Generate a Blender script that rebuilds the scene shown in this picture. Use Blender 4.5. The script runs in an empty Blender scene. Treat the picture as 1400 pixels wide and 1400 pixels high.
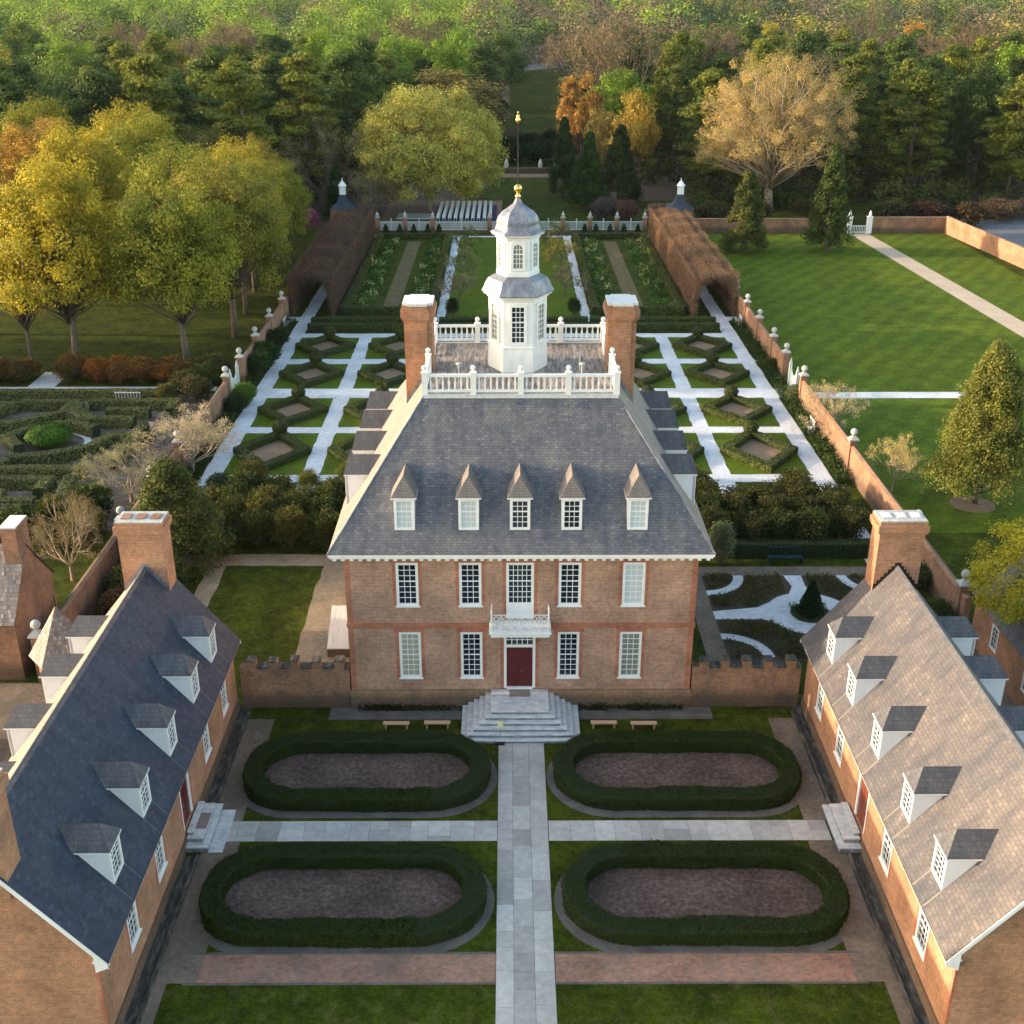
import bpy, math, random
import numpy as np
from mathutils import Vector, Matrix, noise

random.seed(7)
rng = np.random.default_rng(11)
SC = bpy.context.scene
COL = SC.collection
R = math.radians

# ------------------------------------------------------------------ camera, sky, sun, exposure
cam_d = bpy.data.cameras.new("camera")
cam = bpy.data.objects.new("camera", cam_d)
COL.objects.link(cam)
SC.camera = cam
cam_d.sensor_width = 36.0
cam_d.lens = 36.0 * 1592.3 / 1400.0
cam_d.clip_start = 0.5
cam_d.clip_end = 6000.0
cam.location = (-0.606, -48.289, 32.224)
_p, _y = 0.4223524, 0.0037232
_f = Vector((math.sin(_y) * math.cos(_p), math.cos(_y) * math.cos(_p), -math.sin(_p)))
cam.rotation_euler = _f.to_track_quat('-Z', 'Y').to_euler()

SUN_EL, SUN_AZ = R(11.3), R(2.2)          # low evening sun from the left, slightly beyond the palace
world = bpy.data.worlds.new("World")
SC.world = world
world.use_nodes = True
wn = world.node_tree
bg = wn.nodes['Background']
sky = wn.nodes.new('ShaderNodeTexSky')
sky.sky_type = 'NISHITA'
sky.sun_disc = False
sky.sun_elevation = SUN_EL
sky.sun_rotation = R(270) + SUN_AZ
sky.air_density = 1.0
sky.dust_density = 1.5
sky.ozone_density = 1.0
bg.inputs['Strength'].default_value = 0.15
tint = wn.nodes.new('ShaderNodeMix')
tint.data_type = 'RGBA'
tint.blend_type = 'MULTIPLY'
tint.inputs[0].default_value = 1.0
tint.inputs[7].default_value = (1.10, 1.0, 0.88, 1)      # the photograph's white balance is set for the shade
wn.links.new(sky.outputs[0], tint.inputs[6])
wn.links.new(tint.outputs[2], bg.inputs[0])

sl = bpy.data.lights.new("sun", 'SUN')
sl.energy = 2.05
sl.angle = R(0.6)
sl.color = (1.0, 0.78, 0.54)
so = bpy.data.objects.new("sun", sl)
COL.objects.link(so)
_d = Vector((math.cos(SUN_AZ) * math.cos(SUN_EL), -math.sin(SUN_AZ) * math.cos(SUN_EL), -math.sin(SUN_EL)))
so.rotation_euler = _d.to_track_quat('-Z', 'Y').to_euler()
so.location = (-60, 10, 40)

SC.view_settings.view_transform = 'Standard'
SC.view_settings.look = 'None'
SC.view_settings.exposure = 2.28
SC.view_settings.gamma = 1.0
SC.cycles.use_denoising = True
SC.cycles.max_bounces = 6
SC.cycles.diffuse_bounces = 3
SC.cycles.glossy_bounces = 2
SC.cycles.transmission_bounces = 3
SC.cycles.transparent_max_bounces = 4
SC.cycles.sample_clamp_indirect = 4.0

# ------------------------------------------------------------------ materials
MATS = {}


def mat(name, base=(0.5, 0.5, 0.5), rough=0.8, metal=0.0):
    m = bpy.data.materials.new(name)
    m.use_nodes = True
    b = m.node_tree.nodes['Principled BSDF']
    b.inputs['Base Color'].default_value = (*base, 1)
    b.inputs['Roughness'].default_value = rough
    b.inputs['Metallic'].default_value = metal
    b.inputs['Specular IOR Level'].default_value = 0.3
    MATS[name] = m
    return m, m.node_tree, b


class NT:
    def __init__(s, nt):
        s.t = nt

    def n(s, typ, **kw):
        x = s.t.nodes.new(typ)
        for k, v in kw.items():
            setattr(x, k, v)
        return x

    def l(s, a, b):
        s.t.links.new(a, b)

    def noise(s, vec, scale, detail=4, rough=0.6, stretch=None):
        if stretch:
            mp = s.n('ShaderNodeMapping')
            mp.inputs['Scale'].default_value = stretch
            s.l(vec, mp.inputs['Vector'])
            vec = mp.outputs[0]
        x = s.n('ShaderNodeTexNoise')
        x.inputs['Scale'].default_value = scale
        x.inputs['Detail'].default_value = detail
        x.inputs['Roughness'].default_value = rough
        s.l(vec, x.inputs['Vector'])
        return x.outputs['Fac']

    def ramp(s, fac, stops):
        x = s.n('ShaderNodeValToRGB')
        el = x.color_ramp.elements
        while len(el) < len(stops):
            el.new(0.5)
        for e, (p, c) in zip(el, stops):
            e.position = p
            e.color = (*c, 1) if len(c) == 3 else c
        s.l(fac, x.inputs[0])
        return x.outputs[0]

    def mix(s, a, b, fac, mode='MIX'):
        x = s.n('ShaderNodeMix', data_type='RGBA', blend_type=mode)
        for sock, v in ((x.inputs[6], a), (x.inputs[7], b), (x.inputs[0], fac)):
            if hasattr(v, 'links'):
                s.l(v, sock)
            elif isinstance(v, tuple):
                sock.default_value = (*v, 1)
            else:
                sock.default_value = v
        return x.outputs[2]

    def math(s, op, a, b=0.0):
        x = s.n('ShaderNodeMath', operation=op)
        for sock, v in ((x.inputs[0], a), (x.inputs[1], b)):
            if hasattr(v, 'links'):
                s.l(v, sock)
            else:
                sock.default_value = v
        return x.outputs[0]

    def bump(s, h, b, strength=0.3, dist=0.02):
        x = s.n('ShaderNodeBump')
        x.inputs['Strength'].default_value = strength
        x.inputs['Distance'].default_value = dist
        s.l(h, x.inputs['Height'])
        s.l(x.outputs[0], b.inputs['Normal'])


def g3(v):
    return (v, v, v)


def uvmat(name, rough=0.85):
    m, nt, b = mat(name, rough=rough)
    t = NT(nt)
    uv = t.n('ShaderNodeUVMap').outputs[0]
    return m, t, b, uv


def brick_mat(name, c1, c2, mortar, bw=0.225, bh=0.075, ms=0.010, dirt=(0.09, 0.08, 0.06), dirt_lo=0.55, lowdirt=False, sc=0.5):
    m, t, b, uv = uvmat(name, 0.9)
    br = t.n('ShaderNodeTexBrick')
    br.offset = 0.5
    br.inputs['Scale'].default_value = 1.0
    br.inputs['Brick Width'].default_value = bw
    br.inputs['Row Height'].default_value = bh
    br.inputs['Mortar Size'].default_value = ms
    br.inputs['Mortar Smooth'].default_value = 0.2
    br.inputs['Bias'].default_value = -0.1
    br.inputs['Color1'].default_value = (*c1, 1)
    br.inputs['Color2'].default_value = (*c2, 1)
    br.inputs['Mortar'].default_value = (*mortar, 1)
    t.l(uv, br.inputs['Vector'])
    n1 = t.noise(uv, sc, 6, 0.65)
    n2 = t.noise(uv, 5.0, 3, 0.6)
    c = t.mix(br.outputs['Color'], t.ramp(n1, [(0.3, g3(0.62)), (0.7, g3(1.3))]), 1.0, 'MULTIPLY')
    c = t.mix(c, t.ramp(n2, [(0.3, g3(0.72)), (0.72, g3(1.22))]), 0.8, 'MULTIPLY')
    st = t.noise(uv, 0.9, 5, 0.7, (1, 0.45, 1))
    c = t.mix(c, dirt, t.ramp(st, [(dirt_lo, g3(0)), (dirt_lo + 0.22, g3(0.55))]))
    if lowdirt:
        # damp, mossy band near the foot and under the coping, as seen on the old walls (it keeps its own ragged shape)
        sx = t.n('ShaderNodeSeparateXYZ')
        t.l(uv, sx.inputs[0])
        edge = t.math('ADD', sx.outputs[1], t.math('MULTIPLY', t.noise(uv, 1.6, 5, 0.7), -1.1))
        c = t.mix((0.045, 0.043, 0.03), c, t.ramp(edge, [(-0.0, g3(0.35)), (0.5, g3(1))]))
    t.l(c, b.inputs['Base Color'])
    t.bump(br.outputs['Fac'], b, 0.35, -0.01)
    return m


def slate_mat(name, cols, bw=0.22, bh=0.13, blotch=0.5, lichen=(0.24, 0.20, 0.17), lich=0.5, streak=True):
    m, t, b, uv = uvmat(name, 0.62)
    br = t.n('ShaderNodeTexBrick')
    br.offset = 0.5
    br.inputs['Scale'].default_value = 1.0
    br.inputs['Brick Width'].default_value = bw
    br.inputs['Row Height'].default_value = bh
    br.inputs['Mortar Size'].default_value = 0.012
    br.inputs['Mortar Smooth'].default_value = 0.3
    br.inputs['Bias'].default_value = 0.0
    br.inputs['Color1'].default_value = (0, 0, 0, 1)
    br.inputs['Color2'].default_value = (1, 1, 1, 1)
    br.inputs['Mortar'].default_value = (0.5, 0.5, 0.5, 1)
    t.l(uv, br.inputs['Vector'])
    c = t.ramp(br.outputs['Color'], [(0.93 * i / (len(cols) - 1), q) for i, q in enumerate(cols)] + [(0.97, tuple(min(1, v * 1.1) for v in cols[-1]))])
    n1 = t.noise(uv, blotch, 6, 0.7)
    c = t.mix(c, lichen, t.ramp(n1, [(lich, g3(0)), (lich + 0.2, g3(0.68))]))
    n2 = t.noise(uv, 2.0, 6, 0.72, (1.0, 0.20, 1.0) if streak else None)
    c = t.mix(c, t.ramp(n2, [(0.3, (0.62, 0.66, 0.74)), (0.5, g3(1.0)), (0.7, (1.42, 1.36, 1.3))]), 0.9, 'MULTIPLY')
    n3 = t.noise(uv, 11.0, 2, 0.5)
    c = t.mix(c, t.ramp(n3, [(0.3, g3(0.8)), (0.7, g3(1.2))]), 0.7, 'MULTIPLY')
    # joints and butt shadow line
    c = t.mix(c, (0.03, 0.03, 0.035), t.math('MULTIPLY', br.outputs['Fac'], 0.55))
    t.l(c, b.inputs['Base Color'])
    t.bump(t.math('ADD', br.outputs['Fac'], t.math('MULTIPLY', n3, -0.4)), b, 0.5, -0.012)
    return m


def noise_mat(name, stops, scale=3.0, detail=5, rough=0.9, bump=0.0, big=None, spec=None, island=0.0, stretch=None, metal=0.0, obj=False):
    m, nt, b = mat(name, rough=rough, metal=metal)
    t = NT(nt)
    vec = t.n('ShaderNodeTexCoord').outputs['Object']
    n = t.noise(vec, scale, detail, 0.65, stretch)
    c = t.ramp(n, stops)
    if big:
        nb = t.noise(vec, big[0], 4, 0.6)
        c = t.mix(c, t.ramp(nb, [(0.35, g3(1 - big[1])), (0.65, g3(1 + big[1]))]), 1.0, 'MULTIPLY')
    if island:
        ge = t.n('ShaderNodeNewGeometry')
        r = t.ramp(ge.outputs['Random Per Island'], [(0, g3(1 - island)), (1, g3(1 + island))])
        c = t.mix(c, r, 1.0, 'MULTIPLY')
    if obj:
        oi = t.n('ShaderNodeObjectInfo')
        c = t.mix(c, oi.outputs['Color'], 1.0, 'MULTIPLY')
    t.l(c, b.inputs['Base Color'])
    if bump:
        t.bump(n, b, bump, 0.03)
    return m


WALLB = brick_mat('palace_brick', (0.42, 0.205, 0.125), (0.30, 0.17, 0.115), (0.42, 0.33, 0.25), dirt_lo=0.6)
WINGB = brick_mat('wing_brick', (0.42, 0.18, 0.085), (0.30, 0.145, 0.08), (0.38, 0.27, 0.19), dirt_lo=0.62)
OLDB = brick_mat('old_wall_brick', (0.34, 0.145, 0.075), (0.20, 0.105, 0.065), (0.27, 0.20, 0.14), dirt_lo=0.46, lowdirt=True)
BASEB = brick_mat('plinth_brick', (0.38, 0.18, 0.09), (0.26, 0.13, 0.08), (0.34, 0.26, 0.19), dirt_lo=0.5, lowdirt=True, sc=0.8)
CHIMB = brick_mat('chimney_brick', (0.42, 0.17, 0.08), (0.28, 0.135, 0.08), (0.36, 0.26, 0.18), dirt_lo=0.58)
RUBB = brick_mat('rubbed_brick', (0.40, 0.155, 0.09), (0.34, 0.13, 0.08), (0.36, 0.18, 0.11), ms=0.004, dirt_lo=0.68)
PAVEB = brick_mat('paving_brick', (0.33, 0.155, 0.105), (0.22, 0.12, 0.085), (0.24, 0.18, 0.13), bw=0.2, bh=0.1, dirt_lo=0.5, dirt=(0.16, 0.14, 0.11))
PAVEB2 = brick_mat('worn_paving_brick', (0.21, 0.15, 0.115), (0.15, 0.12, 0.09), (0.15, 0.13, 0.10), bw=0.2, bh=0.1, dirt_lo=0.42, dirt=(0.09, 0.085, 0.055))
TRACKB = brick_mat('mossy_brick_path', (0.30, 0.23, 0.15), (0.24, 0.18, 0.12), (0.24, 0.20, 0.13), bw=0.2, bh=0.1, dirt_lo=0.45, dirt=(0.17, 0.16, 0.09))

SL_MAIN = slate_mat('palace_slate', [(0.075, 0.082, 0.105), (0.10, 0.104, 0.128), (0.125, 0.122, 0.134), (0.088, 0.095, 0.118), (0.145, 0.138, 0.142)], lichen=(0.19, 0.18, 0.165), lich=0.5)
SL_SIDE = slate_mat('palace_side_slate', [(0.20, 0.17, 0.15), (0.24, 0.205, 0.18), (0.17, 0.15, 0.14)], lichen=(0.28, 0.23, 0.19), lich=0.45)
SL_LEFT = slate_mat('shade_toned_slate', [(0.022, 0.033, 0.056), (0.032, 0.044, 0.070), (0.020, 0.029, 0.050), (0.042, 0.051, 0.072)], lichen=(0.06, 0.055, 0.07), lich=0.52, bw=0.24, bh=0.16)  # shade of the left wing roof put into a darker, bluer tone
SL_RIGHT = slate_mat('sun_toned_slate', [(0.10, 0.09, 0.092), (0.125, 0.11, 0.105), (0.108, 0.098, 0.098), (0.145, 0.125, 0.115)], lichen=(0.062, 0.066, 0.078), lich=0.40, blotch=0.38, bw=0.24, bh=0.16)  # sun on the right wing roof put into a paler tan tone
SL_DORM = slate_mat('dormer_slate', [(0.07, 0.075, 0.088), (0.10, 0.10, 0.105), (0.085, 0.085, 0.10)], bw=0.25, bh=0.18, lich=0.58)
SL_PDORM = slate_mat('palace_dormer_slate', [(0.15, 0.135, 0.13), (0.19, 0.165, 0.15), (0.165, 0.15, 0.145)], bw=0.2, bh=0.12, lichen=(0.22, 0.19, 0.16), lich=0.5)
SHING = slate_mat('weathered_shingle', [(0.09, 0.075, 0.07), (0.19, 0.17, 0.16), (0.13, 0.11, 0.10), (0.26, 0.24, 0.23)], bw=0.13, bh=0.22, lich=0.6)

WHITE = noise_mat('white_paint', [(0.25, (0.60, 0.61, 0.60)), (0.45, (0.73, 0.74, 0.73)), (0.7, (0.79, 0.79, 0.77))], 2.6, 6, 0.5, big=(0.6, 0.05), stretch=(1, 1, 0.4))
LEAD = noise_mat('lead_sheet', [(0.3, (0.10, 0.115, 0.15)), (0.5, (0.18, 0.195, 0.23)), (0.7, (0.33, 0.335, 0.35))], 1.8, 5, 0.42, 0.1, stretch=(1, 1, 0.35), metal=0.35)
CAPST = noise_mat('cap_stone', [(0.3, (0.46, 0.46, 0.46)), (0.7, (0.66, 0.66, 0.65))], 6, 4, 0.8, 0.2)
STONE = noise_mat('grey_limestone', [(0.3, (0.30, 0.30, 0.28)), (0.55, (0.42, 0.42, 0.40)), (0.75, (0.56, 0.55, 0.52))], 4, 6, 0.8, 0.2, big=(0.7, 0.12))
STEPST = noise_mat('step_marble', [(0.3, (0.34, 0.35, 0.36)), (0.5, (0.50, 0.505, 0.50)), (0.7, (0.64, 0.63, 0.61))], 2.2, 6, 0.7, 0.1, stretch=(1, 2, 1))
SLAB = noise_mat('paving_stone', [(0.3, (0.31, 0.295, 0.275)), (0.55, (0.385, 0.365, 0.335)), (0.75, (0.46, 0.44, 0.41))], 3.0, 6, 0.75, 0.1, big=(0.3, 0.12), island=0.24)
DECK = noise_mat('worn_deck', [(0.30, (0.06, 0.055, 0.05)), (0.45, (0.17, 0.14, 0.12)), (0.6, (0.30, 0.26, 0.225)), (0.75, (0.42, 0.38, 0.33))], 2.6, 6, 0.8, 0.3, stretch=(2.6, 0.35, 1), big=(0.5, 0.2), island=0.15)
GLASS = noise_mat('window_glass', [(0.35, (0.008, 0.010, 0.020)), (0.55, (0.02, 0.024, 0.04)), (0.72, (0.07, 0.08, 0.10))], 2.2, 3, 0.12)  # paler blotches put a sky reflection into the glass colour
GLASS.node_tree.nodes['Principled BSDF'].inputs['Specular IOR Level'].default_value = 0.6
GLASST, _nt, _b = mat('curtained_glass', (0.20, 0.21, 0.17), 0.25)
BLINDT = noise_mat('tan_blind', [(0.3, (0.30, 0.30, 0.22)), (0.7, (0.36, 0.36, 0.27))], 5)
BLINDW = noise_mat('pale_blind', [(0.3, (0.44, 0.50, 0.52)), (0.7, (0.52, 0.57, 0.58))], 5)
DOORM = noise_mat('oxblood_paint', [(0.3, (0.085, 0.013, 0.014)), (0.7, (0.105, 0.018, 0.018))], 2, 3, 0.45)
DOORL = noise_mat('brown_red_paint', [(0.3, (0.13, 0.035, 0.022)), (0.7, (0.16, 0.045, 0.026))], 2, 3, 0.45)
GOLD, _nt, _b = mat('gilding', (0.80, 0.52, 0.16), 0.28, 0.9)
IRON, _nt, _b = mat('dark_iron', (0.03, 0.028, 0.028), 0.5, 0.5)
BRASS, _nt, _b = mat('brass', (0.6, 0.45, 0.2), 0.35, 0.9)
PALEIRON = noise_mat('painted_ironwork', [(0.3, (0.62, 0.65, 0.66)), (0.7, (0.74, 0.76, 0.76))], 6)
MATM = noise_mat('coir_mat', [(0.3, (0.19, 0.14, 0.13)), (0.7, (0.25, 0.19, 0.17))], 20)
BENCHW = noise_mat('pale_wood', [(0.3, (0.45, 0.27, 0.17)), (0.7, (0.55, 0.34, 0.22))], 8, 4, 0.6, stretch=(0.4, 6, 6))
TEALW, _nt, _b = mat('dark_teal_paint', (0.012, 0.035, 0.04), 0.5)
BOARDS = noise_mat('weathered_white_boards', [(0.3, (0.50, 0.50, 0.46)), (0.7, (0.64, 0.63, 0.58))], 3, 5, 0.7, stretch=(5, 0.5, 1), island=0.06)
NAVY, _nt, _b = mat('navy_cloth', (0.02, 0.02, 0.06), 0.9)
PLASTER = noise_mat('pale_dormer_board', [(0.3, (0.66, 0.68, 0.71)), (0.7, (0.74, 0.75, 0.77))], 2)
GATEP = noise_mat('pale_blue_paint', [(0.3, (0.42, 0.48, 0.46)), (0.7, (0.52, 0.58, 0.56))], 3)
MULCH = noise_mat('brown_mulch', [(0.3, (0.036, 0.024, 0.018)), (0.5, (0.080, 0.053, 0.042)), (0.7, (0.155, 0.11, 0.09))], 5, 8, 0.95, 0.5, big=(0.5, 0.28))
SOIL = noise_mat('garden_soil', [(0.3, (0.15, 0.095, 0.06)), (0.7, (0.25, 0.17, 0.11))], 9, 5, 0.95, 0.4, big=(0.5, 0.15))
LITTER = noise_mat('leaf_litter', [(0.3, (0.06, 0.042, 0.028)), (0.7, (0.13, 0.085, 0.055))], 1.2, 6, 0.95, 0.4, big=(0.05, 0.3))
GRITM = noise_mat('grey_grit', [(0.3, (0.07, 0.062, 0.055)), (0.7, (0.15, 0.135, 0.12))], 18, 5, 0.95, 0.4, big=(1.1, 0.2))
DARKG = noise_mat('wet_gutter_stone', [(0.3, (0.02, 0.02, 0.018)), (0.5, (0.055, 0.05, 0.042)), (0.68, (0.15, 0.14, 0.12))], 2.2, 6, 0.9, 0.4, stretch=(2, 0.6, 1))
SHELL = noise_mat('white_marl', [(0.25, (0.38, 0.40, 0.42)), (0.5, (0.50, 0.51, 0.53)), (0.75, (0.60, 0.60, 0.60))], 3.0, 8, 0.95, 0.3, big=(0.35, 0.13))
SAND = noise_mat('sandy_gravel', [(0.3, (0.36, 0.28, 0.20)), (0.7, (0.50, 0.40, 0.30))], 5, 5, 0.95, 0.2, big=(0.3, 0.08))
ASPH = noise_mat('asphalt', [(0.3, (0.10, 0.105, 0.115)), (0.7, (0.16, 0.165, 0.175))], 2, 5, 0.9, big=(0.1, 0.15))
BARK = noise_mat('bark', [(0.3, (0.07, 0.055, 0.042)), (0.7, (0.17, 0.135, 0.105))], 5, 5, 0.9, 0.5, stretch=(2, 2, 0.5))
PALEBARK = noise_mat('pale_bark', [(0.3, (0.22, 0.17, 0.12)), (0.7, (0.40, 0.32, 0.23))], 3, 5, 0.9, 0.4, stretch=(2, 2, 0.5))
HCORE = noise_mat('hedge_inside', [(0.3, (0.010, 0.018, 0.007)), (0.7, (0.022, 0.034, 0.012))], 9, 5, 0.95, 0.5)


def grass_mat(name, stops, stripe=None, patch=0.3):
    m, nt, b = mat(name, rough=0.95)
    b.inputs['Specular IOR Level'].default_value = 0.08
    t = NT(nt)
    co = t.n('ShaderNodeTexCoord').outputs['Object']
    f = t.noise(co, 9.0, 8, 0.75)
    c = t.ramp(f, stops)
    n0 = t.noise(co, 3.2, 5, 0.75)
    c = t.mix(c, t.ramp(n0, [(0.32, (0.55, 0.6, 0.6)), (0.5, g3(1.0)), (0.7, (1.55, 1.4, 1.2))]), 0.85, 'MULTIPLY')
    n1 = t.noise(co, 0.55, 6, 0.7)
    c = t.mix(c, t.ramp(n1, [(0.3, (1 - patch, 1 - patch, 1 - patch)), (0.7, (1 + patch * 1.3, 1 + patch, 1 - patch * 0.3))]), 1.0, 'MULTIPLY')
    n2 = t.noise(co, 0.08, 3, 0.6)
    c = t.mix(c, t.ramp(n2, [(0.35, (0.85, 0.92, 0.9)), (0.65, (1.2, 1.08, 0.9))]), 0.8, 'MULTIPLY')
    n3 = t.noise(co, 1.7, 4, 0.7)
    c = t.mix(c, (0.13, 0.115, 0.045), t.ramp(n3, [(0.52, g3(0)), (0.74, g3(0.5))]))
    if stripe:
        mp = t.n('ShaderNodeMapping')
        mp.inputs['Rotation'].default_value = (0, 0, R(stripe[0]))
        t.l(co, mp.inputs['Vector'])
        w = t.n('ShaderNodeTexWave')
        w.inputs['Scale'].default_value = stripe[1]
        w.inputs['Distortion'].default_value = 2.5
        w.inputs['Detail'].default_value = 2
        t.l(mp.outputs[0], w.inputs['Vector'])
        c = t.mix(c, t.ramp(w.outputs['Fac'], [(0.3, g3(0.91)), (0.7, g3(1.09))]), 1.0, 'MULTIPLY')
    t.l(c, b.inputs['Base Color'])
    t.bump(f, b, 0.6, 0.05)
    return m


GRASS = grass_mat('lawn_grass', [(0.25, (0.014, 0.024, 0.003)), (0.5, (0.030, 0.047, 0.006)), (0.75, (0.064, 0.084, 0.013))], patch=0.62)
GRASSR = grass_mat('mown_lawn', [(0.25, (0.038, 0.066, 0.005)), (0.5, (0.066, 0.106, 0.009)), (0.75, (0.108, 0.148, 0.016))], stripe=(35, 0.14), patch=0.34)
GRASSP = grass_mat('parterre_grass', [(0.25, (0.036, 0.064, 0.004)), (0.5, (0.062, 0.100, 0.008)), (0.75, (0.096, 0.138, 0.012))], patch=0.22)


def leaf_mat(name, fixed=None, trans=0.35, rough=0.55, isl=1.0):
    m, nt, b = mat(name, rough=rough)
    b.inputs['Specular IOR Level'].default_value = 0.08
    t = NT(nt)
    if fixed:
        rgb = t.n('ShaderNodeRGB')
        rgb.outputs[0].default_value = (*fixed, 1)
        base = rgb.outputs[0]
    else:
        base = t.n('ShaderNodeObjectInfo').outputs['Color']
    at = t.n('ShaderNodeAttribute', attribute_name='var')
    c = t.mix(base, t.ramp(at.outputs['Fac'], [(0, (0.55, 0.6, 0.6)), (0.5, g3(1.0)), (1, (1.5, 1.35, 1.1))]), 1.0, 'MULTIPLY')
    ge = t.n('ShaderNodeNewGeometry')
    c = t.mix(c, t.ramp(ge.outputs['Random Per Island'], [(0, (1 - 0.3 * isl, 1 - 0.25 * isl, 1 - 0.2 * isl)), (1, (1 + 0.3 * isl, 1 + 0.22 * isl, 1 + 0.1 * isl))]), 1.0, 'MULTIPLY')
    t.l(c, b.inputs['Base Color'])
    tr = t.n('ShaderNodeBsdfTranslucent')
    t.l(t.mix(c, (1.15, 1.2, 0.8), 0.6, 'MULTIPLY'), tr.inputs[0])
    mx = t.n('ShaderNodeMixShader')
    mx.inputs[0].default_value = trans
    out = nt.nodes['Material Output']
    t.l(b.outputs[0], mx.inputs[1])
    t.l(tr.outputs[0], mx.inputs[2])
    t.l(mx.outputs[0], out.inputs[0])
    return m


LEAF = leaf_mat('foliage')
HEDGEL = leaf_mat('clipped_box_leaves', trans=0.12)
CANOPY = leaf_mat('distant_canopy', trans=0.15, isl=0.35)


# ------------------------------------------------------------------ mesh helpers
def uv_project(me):
    n = len(me.loops)
    if not n:
        return
    uvl = me.uv_layers.new(name='UVMap')
    co = np.empty(len(me.vertices) * 3, 'f')
    me.vertices.foreach_get('co', co)
    co = co.reshape(-1, 3)
    lv = np.empty(n, 'i')
    me.loops.foreach_get('vertex_index', lv)
    pn = np.empty(len(me.polygons) * 3, 'f')
    me.polygons.foreach_get('normal', pn)
    pn = pn.reshape(-1, 3)
    tot = np.empty(len(me.polygons), 'i')
    me.polygons.foreach_get('loop_total', tot)
    nl = np.repeat(pn, tot, axis=0)
    nl = np.round(nl, 4)
    flat = np.abs(nl[:, 2]) > 0.995
    u = np.stack([-nl[:, 1], nl[:, 0], np.zeros(n)], 1)
    u[flat] = (1, 0, 0)
    u /= np.maximum(np.linalg.norm(u, axis=1, keepdims=True), 1e-6)
    v = np.cross(nl, u)
    v[flat] = (0, 1, 0)
    P = co[lv]
    uv = np.stack([(P * u).sum(1), (P * v).sum(1)], 1)
    # for walls v is the height; for slopes v is the distance from z=0 along the slope (seen in the plane)
    uvl.data.foreach_set('uv', uv.astype('f').ravel())


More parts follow.
